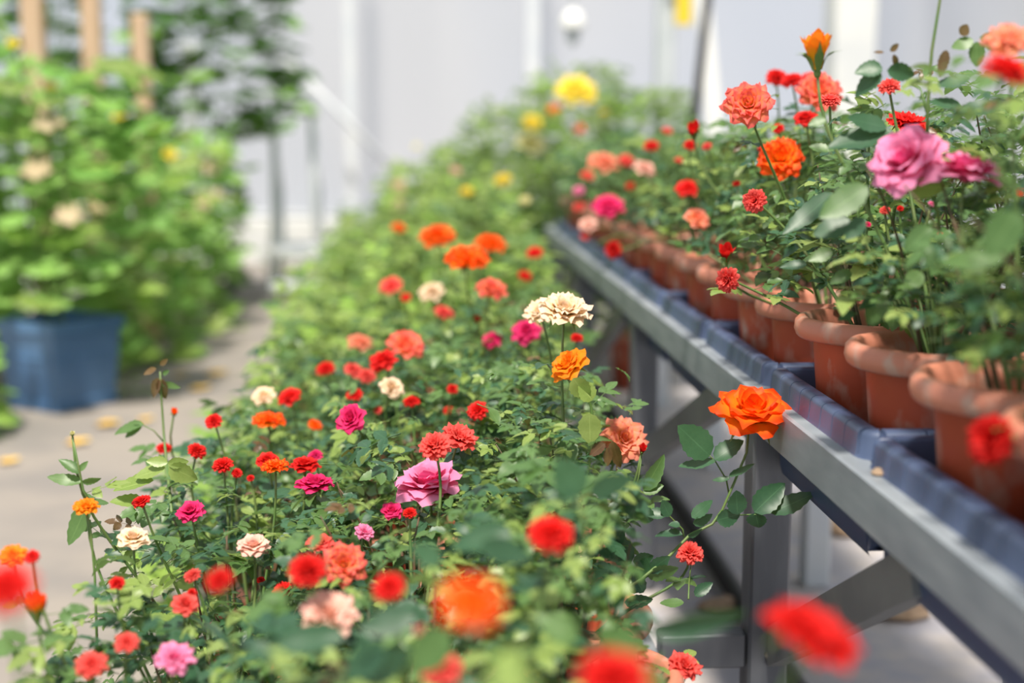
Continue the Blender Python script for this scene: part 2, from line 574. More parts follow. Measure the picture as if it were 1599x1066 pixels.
CALYX, FULL, RING_MESH = {}, {}, {}
for kd, rings in RINGS.items():
    CALYX[kd] = calyx_raw(kd)
    RING_MESH[kd] = [[mesh('rose_petal', *(lambda g: (g[0], g[1], [M['red']], g[2]))(petal(*r[1:], seed=17 * i + 5 * s))) for s in range(2)] for i, r in enumerate(rings)]
    FULL[kd] = []
    for var in range(2):
        rr = random.Random(var + 40)
        mb = MB()
        mb.addmesh(CALYX[kd], Matrix.Identity(4))
        for i, r in enumerate(rings):
            for q in range(r[0]):
                g = petal(r[1] + rr.uniform(-6, 6), *r[2:], seed=rr.random(), nu=3, nv=5)
                mb.addmesh(g, Matrix.Rotation(2 * PI * (q + 0.45 * (i % 2)) / r[0] + i * 0.6 + rr.uniform(-0.15, 0.15), 4, 'Z') @ Matrix.Scale(rr.uniform(0.92, 1.06), 4), 0)
        FULL[kd].append(mb.done('rose_flower', [M['red'], M['calyx']]))
HEART = {}
for kd in RINGS:
    mb = MB()
    mb.addmesh(CALYX[kd], Matrix.Identity(4))
    HEART[kd] = mb.done('rose_calyx', [M['calyx'], M['calyx']])

COLWORD = {'red': 'red', 'coral': 'coral red', 'coralpeach': 'coral and peach', 'orange': 'orange', 'amber': 'amber', 'peach': 'peach', 'cream': 'cream',
           'palepink': 'pale pink', 'pink': 'pink', 'hotpink': 'magenta', 'yellow': 'yellow', 'paleyellow': 'pale yellow'}


def flower(parent, base, pos, axis, R, col, kd, split):
    """a bloom as a part of its bush; in focus each petal is a sub-part"""
    sp = random.uniform(0, 6.28)
    mt = M[col]
    nm = 'bud' if kd == 'bud' else 'flower'
    M4 = axis_frame(axis, pos - base, R, sp)
    if not split:
        o = obj(nm, random.choice(FULL[kd]), parent, mat4=M4, mat=mt)
    else:
        o = obj(nm, HEART[kd], parent, mat4=M4)
        for i, r in enumerate(RINGS[kd]):
            for q in range(r[0]):
                a = 2 * PI * (q + 0.45 * (i % 2)) / r[0] + i * 0.6 + random.uniform(-0.15, 0.15)
                m4 = Matrix.Rotation(a, 4, 'Z') @ Matrix.Rotation(random.uniform(-0.09, 0.09), 4, 'Y') @ Matrix.Scale(random.uniform(0.93, 1.06), 4)
                obj('petal', random.choice(RING_MESH[kd][i]), o, mat4=m4, mat=mt)
    o['label'] = f"{COLWORD[col]} rose {'bud with green sepals' if kd == 'bud' else 'bloom'}"
    return o


# ================================================================ the setting
def struct(name, me, kind='structure', **kw):
    o = obj(name, me, **kw)
    o['kind'] = kind
    return o


mb = MB().box(-7, 5, -1.5, 14.2, -0.10, 0.0)
ground = struct('ground', mb.done('ground', [M['soil_ground']], False))
mb = MB().box(-2.70, -0.50, -1.0, 13.7, -0.02, 0.012, 0.006)
struct('path', mb.done('path', [M['path']], False))


def film_wall(name, p, q, n):
    """plastic film in taut panels between uprights, each slightly slack"""
    root = struct(name, MB().bar(Vector(p) + Vector((0, 0, 0.06)), Vector(q) + Vector((0, 0, 0.06)), 0.06, 0.12, (0, 0, 1)).done(name, [M['pale_post']], False))
    p, q = Vector(p), Vector(q)
    nrm = (q - p).normalized().cross(Vector((0, 0, 1)))
    for i in range(n):
        a, b = p.lerp(q, i / n), p.lerp(q, (i + 1) / n)
        V, F = [], []
        for iz in range(9):
            for ix in range(9):
                u, v = ix / 8, iz / 8
                sag = 0.05 * math.sin(PI * u) * math.sin(PI * v) + 0.025 * math.sin(u * 7 + v * 6 + i)
                V.append(a.lerp(b, u) + Vector((0, 0, 0.1 + v * 3.9)) + nrm * sag)
        for iz in range(8):
            for ix in range(8):
                k = iz * 9 + ix
                F.append((k, k + 1, k + 10, k + 9))
        obj('film_panel', mesh('film_panel', V, F, [M['film']]), root)
    return root


film_wall('wall_back', (-6.5, 14.0, 0), (4.2, 14.0, 0), 8)
film_wall('wall_right', (4.2, 14.0, 0), (4.2, 1.5, 0), 6)
film_wall('wall_left', (-6.5, 3.0, 0), (-6.5, 14.0, 0), 5)
struct('baseboard_back', MB().box(-6.4, 4.1, 13.80, 13.92, 0, 0.42, 0.01).done('baseboard', [M['concrete_post']], False))
n_trim = [0]


def trim(me, loc=None):
    n_trim[0] += 1
    return struct(f'trim_{n_trim[0]}', me, loc=loc)


def upright(px, wpx, Y, mat, z1=4.0):
    """vertical post of the greenhouse frame"""
    x = at(px, 198, Y).x
    wd = wpx * Y / FPX / 2
    return trim(MB().box(x - wd, x + wd, Y - wd, Y + wd, 0, z1, 0.012).done('frame_post', [mat], False))


upright(548, 17, 13.3, M['pale_post'])
upright(832, 20, 13.3, M['pale_post'])
post_sign = upright(1036, 30, 9.0, M['steel_blue'])
upright(1322, 66, 9.0, M['concrete_post'])
upright(300, 26, 12.4, M['pale_post'], 2.0)
trim(MB().tube([at(440, 85, 13.0), at(625, 275, 13.0)], 0.028, 8).done('roof_brace', [M['pale_post']]))
trim(MB().tube([at(-80, 335, 13.4), at(520, 335, 13.4)], 0.03, 8).done('wall_rail', [M['pale_post']]))

# yellow tag on the steel post, dark and pale battens leaning behind the bench, hanging sprinkler
p = at(1068, 8, 8.9)
t = thing('sign_board', 'small yellow board fixed high on the blue-grey steel post', 'sign', p)
obj('board', MB().box(-0.05, 0.05, -0.008, 0.008, -0.12, 0.25, 0.004).done('board', [M['yellow_sign']], False), t)
obj('clip', MB().box(-0.12, -0.03, -0.012, 0.012, 0.1, 0.13, 0.003).done('clip', [M['bolt']], False), t)
a, b = at(1037, 612, 7.0), at(1112, -60, 7.0)
a.z = 0.0
t = tag(obj('leaning_pole', MB().tube([a, a.lerp(b, 0.5), b], [0.030, 0.026, 0.022], 10).done('pole', [M['dark']])), 'thin black pole leaning in front of the pale side wall', 'pole')
a, b = at(1150, 560, 7.6), at(1096, -20, 7.6)
a.z = 0.0
tag(obj('leaning_batten', MB().bar(a, b, 0.022, 0.085, (0, 1, 0)).done('batten', [M['white']], False)), 'flat white batten leaning beside the black pole', 'batten')
p = at(895, 52, 9.5)
t = thing('hanging_sprinkler', 'small sprinkler with white cap hanging on a wire by the back wall', 'sprinkler', p)
obj('cap', MB().lathe([(0.01, 0.16), (0.05, 0.14), (0.09, 0.04), (0.085, 0.03)], 16).done('cap', [M['white']]), t)
obj('nozzle', MB().lathe([(0.0, -0.08), (0.03, -0.07), (0.045, -0.02), (0.04, 0.03), (0, 0.03)], 12).done('nozzle', [M['steel_blue']]), t)
obj('wire', MB().tube([(0, 0, 0.15), (0.01, 0, 0.8), (0, 0, 1.6)], 0.006, 5).done('wire', [M['steel_blue']]), t)

# step platform at the end of the path
xa, xb, Yp = at(429, 300, 10.6).x, at(492, 300, 10.6).x, 10.6
t = thing('step_platform', 'grey steel step platform standing at the far end of the path', 'ladder', ((xa + xb) / 2, Yp, 0))
hw = (xb - xa) / 2
for sx in (-1, 1):
    obj('leg', MB().tube([(sx * (hw + 0.06), 0, 0), (sx * hw, 0, 0.7), (sx * (hw - 0.01), 0, 1.50)], 0.028, 8).done('leg', [M['steel_blue']]), t)
    obj('leg', MB().tube([(sx * (hw + 0.08), 0.75, 0), (sx * hw, 0.5, 0.44), (sx * hw, 0.45, 0.85)], 0.022, 8).done('leg', [M['steel_blue']]), t)
    obj('side_rail', MB().tube([(sx * (hw - 0.01), 0.0, 1.2), (sx * hw, 0.45, 0.85)], 0.018, 8).done('side_rail', [M['steel_blue']]), t)
obj('top_rail', MB().tube([(-hw, 0, 1.47), (hw, 0, 1.47)], 0.022, 8).done('top_rail', [M['steel_blue']]), t)
for z, dy in ((0.42, 0.30), (0.16, 0.2)):
    obj('tread', MB().box(-hw - 0.05, hw + 0.05, -0.04, dy + 0.2, z - 0.06, z, 0.006).done('tread', [M['pale_post']], False), t)

# ================================================================ benches
POSTS = [1.02, 2.45, 3.88, 5.31, 6.52]
ZR0, ZR1 = 0.772, 0.845                     # rail of the tall bench
bench = thing('plant_bench', 'tall galvanized steel bench carrying navy trays of terracotta pots', 'bench', (0.855, 3.8, 0))


def part(nm, mb, root, mat, smooth=False):
    me = mb.done(nm, [M[mat]] if isinstance(mat, str) else mat, smooth)
    me.transform(Matrix.Translation(-root.location))
    return obj(nm, me, root)


Y0, Y1 = 0.55, 6.58
part('front_rail', MB().box(0.580, 0.620, Y0, Y1, ZR0, ZR1, 0.004), bench, 'rail')
part('back_rail', MB().box(1.125, 1.165, Y0, Y1, ZR0, ZR1, 0.004), bench, 'rail')
part('end_rail', MB().box(0.62, 1.125, Y1 - 0.04, Y1, ZR0, ZR1, 0.004), bench, 'rail')
for y in POSTS:
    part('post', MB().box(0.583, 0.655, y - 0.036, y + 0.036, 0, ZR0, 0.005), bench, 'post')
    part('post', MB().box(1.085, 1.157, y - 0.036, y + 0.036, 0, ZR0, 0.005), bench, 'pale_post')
    bo = part('bolt', MB().addmesh(MB().lathe([(0, 0.012), (0.008, 0.012), (0.011, 0.008), (0.011, 0)], 6).raw(), axis_frame((0, -1, 0), (0.622, y - 0.036, 0.36), 1)), bench, 'bolt')
for ya, za, yb, zb in ((2.42, 0.372, 1.70, 0.745), (3.85, 0.40, 2.86, 0.752), (5.28, 0.40, 4.3, 0.752), (6.49, 0.40, 5.6, 0.752)):
    part('brace', MB().bar((0.63, ya, za), (0.63, yb, zb), 0.03, 0.068, (1, 0, 0)), bench, 'brace')

ZL1 = 0.36                                   # deck of the low shelf
shelf = thing('low_shelf', 'low steel shelf carrying rose pots between path and tall bench', 'shelf', (0, 4.2, 0))
for x in (-0.13, 0.405):
    part('rail', MB().box(x - 0.02, x + 0.02, Y0, 9.2, ZL1 - 0.05, ZL1, 0.004), shelf, 'rail')
for y in POSTS + [7.9, 9.1]:
    part('cross_beam', MB().box(0.425, 0.582, y - 0.022, y + 0.022, 0.33, 0.395, 0.004), shelf, 'post')
    part('cross_beam', MB().box(-0.11, 0.385, y - 0.022, y + 0.022, 0.275, 0.335, 0.004), shelf, 'post')
    for x in (-0.13, 0.405):
        part('leg', MB().box(x - 0.02, x + 0.02, y - 0.02, y + 0.02, 0, ZL1 - 0.05, 0.003), shelf, 'post')
step = thing('kerb_shelf', 'lowest step of the display along the path edge', 'shelf', (-0.3, 4.2, 0))
for x in (-0.42, -0.17):
    part('rail', MB().box(x - 0.015, x + 0.015, Y0, 9.2, 0.12, 0.16, 0.004), step, 'rail')
for y in POSTS + [7.9, 9.1]:
    part('foot', MB().box(-0.43, -0.16, y - 0.02, y + 0.02, 0.0, 0.12, 0.003), step, 'post')


# ---------------------------------------------------------------- trays
def tray(lx, ly, hgt=0.191, flange=0.151):
    """deep nursery tray: rolled rim notched into blocks, tapered walls, flat bottom; its rim rests on the rails"""
    r = 0.03
    P = []                                     # (x, y, nx, ny, groove)
    def side(ax, ay, bx, by, nx, ny):
        L = math.hypot(bx - ax, by - ay)
        n = max(2, round(L / 0.06))
        for i in range(n):
            for f, g in (((i + 0.0) / n, 1), ((i + 0.028) / n, 0), ((i + 0.972) / n, 0)):
                P.append((ax + (bx - ax) * f, ay + (by - ay) * f, nx, ny, g))
        P.append((bx, by, nx, ny, 1))
    def corner(cx, cy, a0):
        for i in range(1, 5):
            a = a0 + (PI / 2) * i / 5
            P.append((cx + r * math.cos(a), cy + r * math.sin(a), math.cos(a), math.sin(a), 0))
    X, Yh = lx / 2, ly / 2
    side(-X + r, -Yh, X - r, -Yh, 0, -1); corner(X - r, -Yh + r, -PI / 2)
    side(X, -Yh + r, X, Yh - r, 1, 0); corner(X - r, Yh - r, 0)
    side(X - r, Yh, -X + r, Yh, 0, 1); corner(-X + r, Yh - r, PI / 2)
    side(-X, Yh - r, -X, -Yh + r, -1, 0); corner(-X + r, -Yh + r, PI)
    prof = [(-0.058, 0.010, 0), (-0.032, hgt - 0.012, 0), (-0.029, hgt - 0.003, 1), (-0.024, hgt, 1), (-0.009, hgt, 1), (-0.003, hgt - 0.003, 1), (0.0, hgt - 0.009, 1),
            (0.002, flange + 0.004, 1), (0.004, flange, 0), (-0.016, flange - 0.002, 0), (-0.0165, 0.06, 0), (-0.019, 0.02, 0), (-0.023, 0.006, 0), (-0.030, 0.0, 0)]
    V, F = [], []
    n = len(P)
    for i_, (off, z, gr) in enumerate(prof):
        for x, y, nx, ny, g in P:
            d = off - (0.005 if (g and gr) else 0)
            ky = 2.4 if z < flange - 0.01 and i_ > 8 else 1.0
            V.append((x + nx * d, y + ny * d * ky, z - (0.005 if (g and gr and z > hgt - 0.005) else 0)))
    for i in range(len(prof) - 1):
        for j in range(n):
            F.append((i * n + (j + 1) % n, i * n + j, i * n + n + j, i * n + n + (j + 1) % n))
    F.append(tuple(range(n)))
    F.append(tuple((len(prof) - 1) * n + j for j in range(n - 1, -1, -1)))
    me = mesh('tray', V, F, [M['tray']])
    me.set_sharp_from_angle(angle=math.radians(40))
    return me


ORD = ('first second third fourth fifth sixth seventh eighth ninth tenth eleventh twelfth thirteenth fourteenth fifteenth sixteenth seventeenth eighteenth nineteenth twentieth '
       'twenty-first twenty-second twenty-third twenty-fourth twenty-fifth twenty-sixth twenty-seventh twenty-eighth twenty-ninth thirtieth').split()
TB = [0.745 + 0.5625 * i for i in range(11)]     # tray ends along the tall bench
tm_u = tray(0.53, 0.548)
tm_l = tray(0.50, 0.548)
tm_k = tray(0.25, 0.548)
for i in range(10):
    yc = (TB[i] + TB[i + 1]) / 2
    tag(obj('plant_tray', tm_u, loc=(0.872, yc, 0.694)), f'navy notched plastic tray on the tall bench, {ORD[i]} from its near end', 'tray', 'trays on the tall bench')
for i in range(15):
    yc = (TB[0] + 0.28) + 0.5625 * i
    tag(obj('plant_tray', tm_l, loc=(0.1375, yc, ZL1 - 0.151)), f'navy plastic tray on the low shelf, {ORD[i]} from its near end', 'tray', 'trays on the low shelf')
    tag(obj('plant_tray', tm_k, loc=(-0.295, yc, 0.16 - 0.151 + 0.002)), f'narrow navy tray on the path-side step, {ORD[i]} from its near end', 'tray', 'trays on the path-side step')

tag(obj('irrigation_hose', MB().tube([(0.86 + 0.01 * math.sin(y * 1.7), y, 0.028) for y in [0.8 + 0.4 * i for i in range(20)]], 0.028, 8).done('hose', [M['dark']])),
    'thick black hose lying on the ground beneath the tall bench', 'hose')
for i, (px, py, Y, r, nm) in enumerate(((1400, 1000, 3.6, 0.07, 'brown lump of rubble below the brace under the tall bench'), (1322, 880, 4.4, 0.10, 'pale brown stone behind the near bench post'),
                                        (1130, 985, 3.65, 0.06, 'small dark stone left of the near bench post base'))):
    rr = random.Random(i)
    V, F = [], []
    st = MB().lathe([(0.001, -0.5), (0.6, -0.48), (0.95, -0.15), (0.9, 0.2), (0.5, 0.45), (0.001, 0.5)], 9)
    st.V = [Vector((v.x * rr.uniform(0.8, 1.2) * 1.2, v.y * rr.uniform(0.8, 1.2), v.z * rr.uniform(0.5, 0.9))) * r for v in st.V]
    q = at(px, py, Y)
    tag(obj('rubble_stone', st.done('stone', [M['stone']], False), loc=(q.x, Y, r * 0.33)), nm, 'stone')
cl = MB().lathe([(0.001, -0.3), (0.7, -0.28), (1, 0), (0.6, 0.45), (0.001, 0.6)], 8)
cl.V = [Vector((v.x * random.uniform(0.7, 1.3), v.y * random.uniform(0.7, 1.6), v.z)) * 0.011 for v in cl.V]
tag(obj('soil_crumb', cl.done('crumb', [M['stone']], False), loc=(0.603, 1.80, ZR1 + 0.003)), 'brown crumb of dry soil on the bench rail ledge', 'soil')

# ================================================================ potted roses
def pot_mesh():
    pr = [(0.0, 0.0), (0.080, 0.0), (0.084, 0.004), (0.086, 0.03), (0.0875, 0.032), (0.1065, 0.25), (0.108, 0.256), (0.130, 0.254), (0.1345, 0.258), (0.138, 0.268), (0.1365, 0.281),
          (0.130, 0.288), (0.122, 0.289), (0.1155, 0.285), (0.112, 0.276), (0.103, 0.25), (0.092, 0.10), (0.0, 0.10)]
    return MB().lathe(pr, 48).done('pot', [M['terracotta']])


def soil_mesh():
    mb = MB()
    V, F = [(0, 0, 0.215)], []
    rr = random.Random(2)
    for k, r in enumerate((0.03, 0.06, 0.0985)):
        for j in range(18):
            V.append((r * math.cos(j * PI / 9), r * math.sin(j * PI / 9), 0.208 + rr.uniform(-0.008, 0.008)))
    for j in range(18):
        F.append((0, 1 + j, 1 + (j + 1) % 18))
        for k in range(2):
            q = 1 + k * 18
            F.append((q + j, q + 18 + j, q + 18 + (j + 1) % 18, q + (j + 1) % 18))
    return mb.add(V, F).done('soil', [M['soil']])


POT, SOIL = pot_mesh(), soil_mesh()
POTS = []


def add_pot(tier, row, i, x, y, z, ztop, rad):
    POTS.append(dict(tier=tier, row=row, i=i, x=x, y=y, z=z, ztop=ztop, rad=rad, fl=[]))


for i in range(19):
    y = 1.165 + 0.28125 * i - 0.02
    add_pot('U', 'front', i, 0.752 - 0.0, y, 0.704, 1.34 - 0.06 * min(2, max(0, y - 2.3)), 0.25 if y < 3 else 0.22)
    add_pot('U', 'back', i, 1.032, y, 0.704, 1.40 - 0.08 * min(2, max(0, y - 2.3)), 0.24 if y < 3 else 0.21)
for i in range(29):
    y = 1.165 + 0.28125 * i - 0.02
    far = max(0, y - 4.0)
    zb = ZL1 - 0.141
    if i > 1:
        add_pot('L', 'bench-side', i - 2, 0.245, y, zb, min(1.20, 0.86 + far * 0.07), 0.20)
    add_pot('L', 'middle', i, -0.012, y + 0.03, zb, min(1.05, 0.80 + far * 0.055), 0.21)
    add_pot('L', 'path-side', i, -0.305, y, 0.021, min(0.84, 0.70 + far * 0.02), 0.24 if y < 2.8 else 0.19)
for i, (x, y, zt) in enumerate(((0.78, 7.2, 1.50), (0.50, 7.7, 1.36), (1.05, 7.0, 1.45), (0.9, 8.2, 1.62), (0.62, 8.6, 1.40), (1.25, 7.9, 1.45))):
    add_pot('T', 'far', i, x, y, 0.0, zt, 0.34)

# px, py, width, kind, colour, distance, tier  (+ optional axis)
o_, f_, p_, b_ = 'open', 'flat', 'pompon', 'bud'
FLOWERS = [
    # the bench
    (1275, 84, 50, b_, 'amber', 2.05, 'U', (-0.1, -0.1, 1)), (1168, 161, 80, f_, 'coralpeach', 2.42, 'U', (-0.3, -0.9, 0.55)), (1212, 120, 42, p_, 'red', 3.0, 'U'), (1236, 125, 42, p_, 'red', 2.9, 'U'), (1265, 122, 36, p_, 'red', 3.0, 'U'),
    (1281, 142, 74, f_, 'coralpeach', 2.75, 'U', (0, -0.8, 0.6)), (1296, 156, 40, p_, 'coral', 2.3, 'U'), (1388, 134, 42, p_, 'coral', 2.12, 'U'), (1417, 190, 64, f_, 'red', 2.2, 'U', (0.1, -0.3, 1)),
    (1219, 246, 76, f_, 'orange', 2.65, 'U', (-0.2, -0.8, 0.6)), (1358, 220, 24, p_, 'red', 2.2, 'U'), (1412, 248, 112, o_, 'pink', 1.86, 'U', (-0.75, -0.55, 0.6)), (1512, 262, 98, o_, 'pink', 1.82, 'U', (0.15, -0.15, 1)),
    (1572, 108, 96, p_, 'red', 1.42, 'U'), (1578, 62, 80, f_, 'peach', 1.72, 'U'), (1178, 313, 48, p_, 'coral', 2.36, 'U', (-0.5, -0.9, 0.2)), (1135, 437, 52, p_, 'coral', 2.34, 'U', (-0.8, -0.7, 0.0)), (1134, 397, 26, b_, 'red', 2.45, 'U'),
    (1090, 340, 40, o_, 'peach', 2.95, 'U'), (1073, 293, 34, o_, 'red', 3.3, 'U'), (1083, 205, 24, b_, 'red', 2.9, 'U'), (1078, 226, 26, p_, 'red', 3.1, 'U'), (1104, 228, 20, p_, 'coral', 3.1, 'U'),
    (1017, 227, 30, p_, 'red', 3.8, 'U'), (1042, 204, 22, p_, 'coral', 4.0, 'U'), (942, 252, 45, o_, 'peach', 4.4, 'U'), (978, 250, 30, p_, 'coral', 4.2, 'U'), (1008, 262, 34, o_, 'palepink', 4.0, 'U'), (918, 274, 28, p_, 'coral', 4.5, 'U'),
    (950, 321, 46, o_, 'hotpink', 3.9, 'U'), (903, 297, 24, p_, 'pink', 4.4, 'U'), (904, 322, 24, p_, 'coral', 4.4, 'U'), (918, 350, 26, o_, 'palepink', 4.1, 'U'), (914, 368, 20, p_, 'coral', 4.1, 'U'), (957, 390, 36, p_, 'red', 3.7, 'U', (-0.7, -0.7, 0.1)),
    (1215, 200, 24, p_, 'red', 2.75, 'U'), (1258, 184, 34, o_, 'red', 2.65, 'U'), (1150, 286, 16, p_, 'red', 2.8, 'U'), (1355, 350, 15, p_, 'hotpink', 2.1, 'U'), (1382, 328, 22, p_, 'coral', 2.1, 'U'), (1406, 325, 14, p_, 'red', 2.1, 'U'), (1455, 318, 16, p_, 'pink', 2.0, 'U'),
    (1468, 364, 13, p_, 'coral', 2.0, 'U'), (1592, 300, 20, p_, 'orange', 1.9, 'U'), (1545, 686, 104, p_, 'red', 1.42, 'U', (-0.8, -0.5, 0.3)),
    # far yellow shrubs
    (898, 138, 56, o_, 'yellow', 7.2, 'T'), (915, 145, 40, o_, 'yellow', 7.2, 'T'), (865, 170, 28, p_, 'amber', 7.2, 'T'), (831, 190, 30, o_, 'yellow', 7.5, 'T'), (905, 200, 20, p_, 'orange', 7.0, 'T'), (943, 175, 17, p_, 'yellow', 7.0, 'T'), (830, 222, 46, o_, 'paleyellow', 7.4, 'T'), (650, 228, 14, p_, 'paleyellow', 8.4, 'L'),
    (785, 280, 34, p_, 'yellow', 6.0, 'L'), (729, 298, 24, p_, 'yellow', 6.5, 'L'), (820, 312, 22, p_, 'paleyellow', 5.2, 'L'), (712, 266, 20, p_, 'palepink', 7.0, 'L'),
    # low shelf, far to near
    (623, 355, 28, p_, 'orange', 4.9, 'L'), (683, 367, 52, o_, 'orange', 4.1, 'L', (0, -0.4, 1)), (766, 379, 46, o_, 'orange', 3.9, 'L', (0.2, -0.3, 1)), (728, 402, 74, f_, 'orange', 3.3, 'L', (0, -0.3, 1)), (768, 450, 46, o_, 'coralpeach', 3.2, 'L'), (610, 445, 34, o_, 'coral', 4.0, 'L'), (634, 464, 20, p_, 'red', 3.8, 'L'),
    (673, 455, 36, o_, 'cream', 3.8, 'L'), (835, 394, 32, p_, 'red', 4.0, 'L'), (820, 430, 27, p_, 'red', 4.0, 'L'), (694, 487, 30, o_, 'coral', 3.6, 'L'), (745, 497, 15, p_, 'red', 3.4, 'L'),
    (882, 482, 86, f_, 'cream', 2.36, 'L', (0.05, -0.45, 1)), (842, 485, 52, f_, 'cream', 2.5, 'L', (-0.3, -0.5, 0.8)), (886, 568, 62, o_, 'amber', 2.3, 'L', (-0.6, -0.35, 0.7)), (822, 516, 44, o_, 'hotpink', 3.0, 'L'), (768, 530, 30, o_, 'hotpink', 3.2, 'L'), (901, 527, 25, p_, 'red', 2.75, 'L'),
    (635, 537, 62, f_, 'coralpeach', 3.1, 'L'), (562, 533, 36, o_, 'peach', 3.5, 'L'), (597, 561, 42, o_, 'red', 2.9, 'L'), (553, 577, 30, o_, 'coral', 3.1, 'L'), (573, 586, 36, p_, 'coral', 3.0, 'L'), (508, 575, 38, p_, 'red', 3.2, 'L'), (553, 615, 34, p_, 'red', 2.8, 'L'), (612, 604, 38, o_, 'cream', 2.8, 'L'),
    (547, 653, 46, o_, 'hotpink', 2.45, 'L', (-0.4, -0.7, 0.6)), (643, 626, 34, p_, 'red', 2.7, 'L'), (707, 607, 24, p_, 'red', 2.8, 'L'), (746, 640, 43, p_, 'red', 2.52, 'L'), (678, 695, 64, p_, 'coral', 2.14, 'L', (-0.2, -0.6, 0.8)), (718, 681, 60, f_, 'coral', 2.28, 'L', (0.3, -0.4, 0.9)),
    (668, 749, 100, o_, 'pink', 2.22, 'L', (-0.12, -0.22, 1)), (975, 684, 78, f_, 'peach', 2.36, 'L', (0.2, -0.85, 0.6)), (1175, 637, 114, o_, 'orange', 2.25, 'L', (0.06, -0.40, 1)), (1078, 862, 55, p_, 'coral', 2.28, 'L', (0, -0.55, 0.9)), (1070, 1038, 60, f_, 'coral', 2.0, 'L'),
    (420, 655, 52, f_, 'orange', 2.75, 'L', (0, -0.1, 1)), (452, 618, 36, o_, 'red', 2.9, 'L'), (492, 663, 28, p_, 'orange', 3.0, 'L'), (411, 617, 34, o_, 'cream', 3.0, 'L'), (333, 657, 34, p_, 'red', 2.6, 'L'), (308, 703, 38, p_, 'red', 2.5, 'L'), (256, 699, 30, p_, 'red', 2.7, 'L'), (348, 725, 40, p_, 'red', 2.4, 'L'),
    (370, 738, 22, p_, 'red', 2.4, 'L'), (391, 746, 16, p_, 'red', 2.4, 'L'), (430, 727, 46, f_, 'orange', 2.3, 'L', (0, -0.1, 1)), (416, 717, 32, o_, 'red', 2.45, 'L'), (476, 724, 42, o_, 'red', 2.4, 'L', (0, -0.1, 1)), (492, 711, 30, p_, 'hotpink', 2.5, 'L'), (492, 753, 54, o_, 'hotpink', 2.3, 'L', (0, -0.1, 1)),
    (134, 790, 42, f_, 'amber', 2.1, 'L', (0, -0.3, 1)), (220, 782, 28, o_, 'red', 2.2, 'L'), (297, 797, 40, o_, 'hotpink', 2.2, 'L'), (208, 838, 46, o_, 'cream', 2.1, 'L'), (395, 850, 48, o_, 'palepink', 2.1, 'L'), (20, 866, 46, f_, 'amber', 1.9, 'L'), (50, 868, 30, p_, 'red', 1.8, 'L'),
    (8, 915, 118, p_, 'red', 0.95, 'L'), (58, 948, 36, b_, 'orange', 1.75, 'L', (0, -0.05, 1)), (300, 898, 36, p_, 'coral', 2.0, 'L'), (342, 904, 56, p_, 'red', 1.4, 'L'), (290, 942, 40, o_, 'coral', 1.9, 'L'), (480, 889, 80, p_, 'red', 1.6, 'L'), (538, 880, 74, f_, 'coralpeach', 1.92, 'L', (0.2, -0.8, 0.6)), (500, 846, 40, o_, 'coral', 2.02, 'L'),
    (512, 956, 96, f_, 'palepink', 1.6, 'L', (0.1, -0.5, 0.9)), (440, 920, 34, f_, 'red', 2.1, 'L'), (607, 915, 66, p_, 'red', 1.38, 'L'), (735, 938, 122, p_, 'orange', 0.82, 'L', (0, -0.5, 1)), (860, 832, 94, p_, 'red', 1.42, 'L', (0, -0.4, 1)), (690, 1043, 84, p_, 'coral', 1.3, 'L', (0, -0.4, 1)), (960, 1056, 150, p_, 'red', 0.90, 'L', (0, -0.3, 1)),
    (1270, 987, 170, f_, 'red', 1.0, 'L', (0.42, -0.12, 0.9)), (143, 1036, 54, f_, 'coral', 1.72, 'L', (0, -0.5, 0.9)), (273, 1026, 66, f_, 'pink', 1.76, 'L', (0.15, -0.4, 0.9)), (198, 1002, 42, f_, 'coral', 1.75, 'L'), (183, 909, 24, o_, 'red', 1.9, 'L'), (570, 830, 34, f_, 'pink', 2.1, 'L'), (612, 796, 32, o_, 'hotpink', 2.15, 'L'),
    (640, 800, 28, p_, 'red', 2.1, 'L'), (655, 990, 26, b_, 'palepink', 1.4, 'L'), (407, 905, 18, p_, 'red', 2.2, 'L'), (1003, 702, 15, b_, 'red', 2.26, 'L'), (272, 644, 12, b_, 'orange', 2.7, 'L'), (113, 678, 8, b_, 'paleyellow', 2.15, 'L'), (300, 925, 20, p_, 'red', 1.95, 'L'), (700, 640, 20, p_, 'red', 2.9, 'L'), (590, 640, 18, p_, 'coral', 2.9, 'L'),
    (1190, 232, 18, p_, 'red', 2.8, 'U'), (1060, 250, 18, p_, 'coral', 3.5, 'U'), (985, 290, 20, p_, 'red', 4.2, 'U'), (1345, 300, 14, b_, 'orange', 2.1, 'U'),
]
FPIX = []
for fl in FLOWERS:
    px, py, wd, kd, col, Y, tier = fl[:7]
    R = wd / 2 * Y / FPX
    pos = at(px, py, Y)
    ax = Vector(fl[7]) if len(fl) > 7 else Vector((random.uniform(-0.35, 0.35), -0.45 + random.uniform(-0.3, 0.2), 0.85))
    ax.normalize()
    kc = {'open': 0.33, 'flat': 0.25, 'pompon': 0.25, 'bud': 0.65}[kd]
    sc = {'open': 0.86, 'flat': 0.95, 'pompon': 1.05, 'bud': 0.70}[kd]
    R = R / sc
    if kd == 'bud':
        R *= 1.0
    base = pos - ax * R * kc                    # the bloom's middle lies at pos
    best, bd = None, 9
    for P_ in POTS:
        if P_['tier'] != tier:
            continue
        d = math.hypot(P_['x'] - pos.x, (P_['y'] - pos.y) * 0.9)
        if d < bd:
            best, bd = P_, d
    best['fl'].append(dict(pos=base, ax=ax, R=R, kd=kd, col=col, px=px, py=py, wd=wd, Y=Y))
    FPIX.append((px, py, wd / 2, Y))


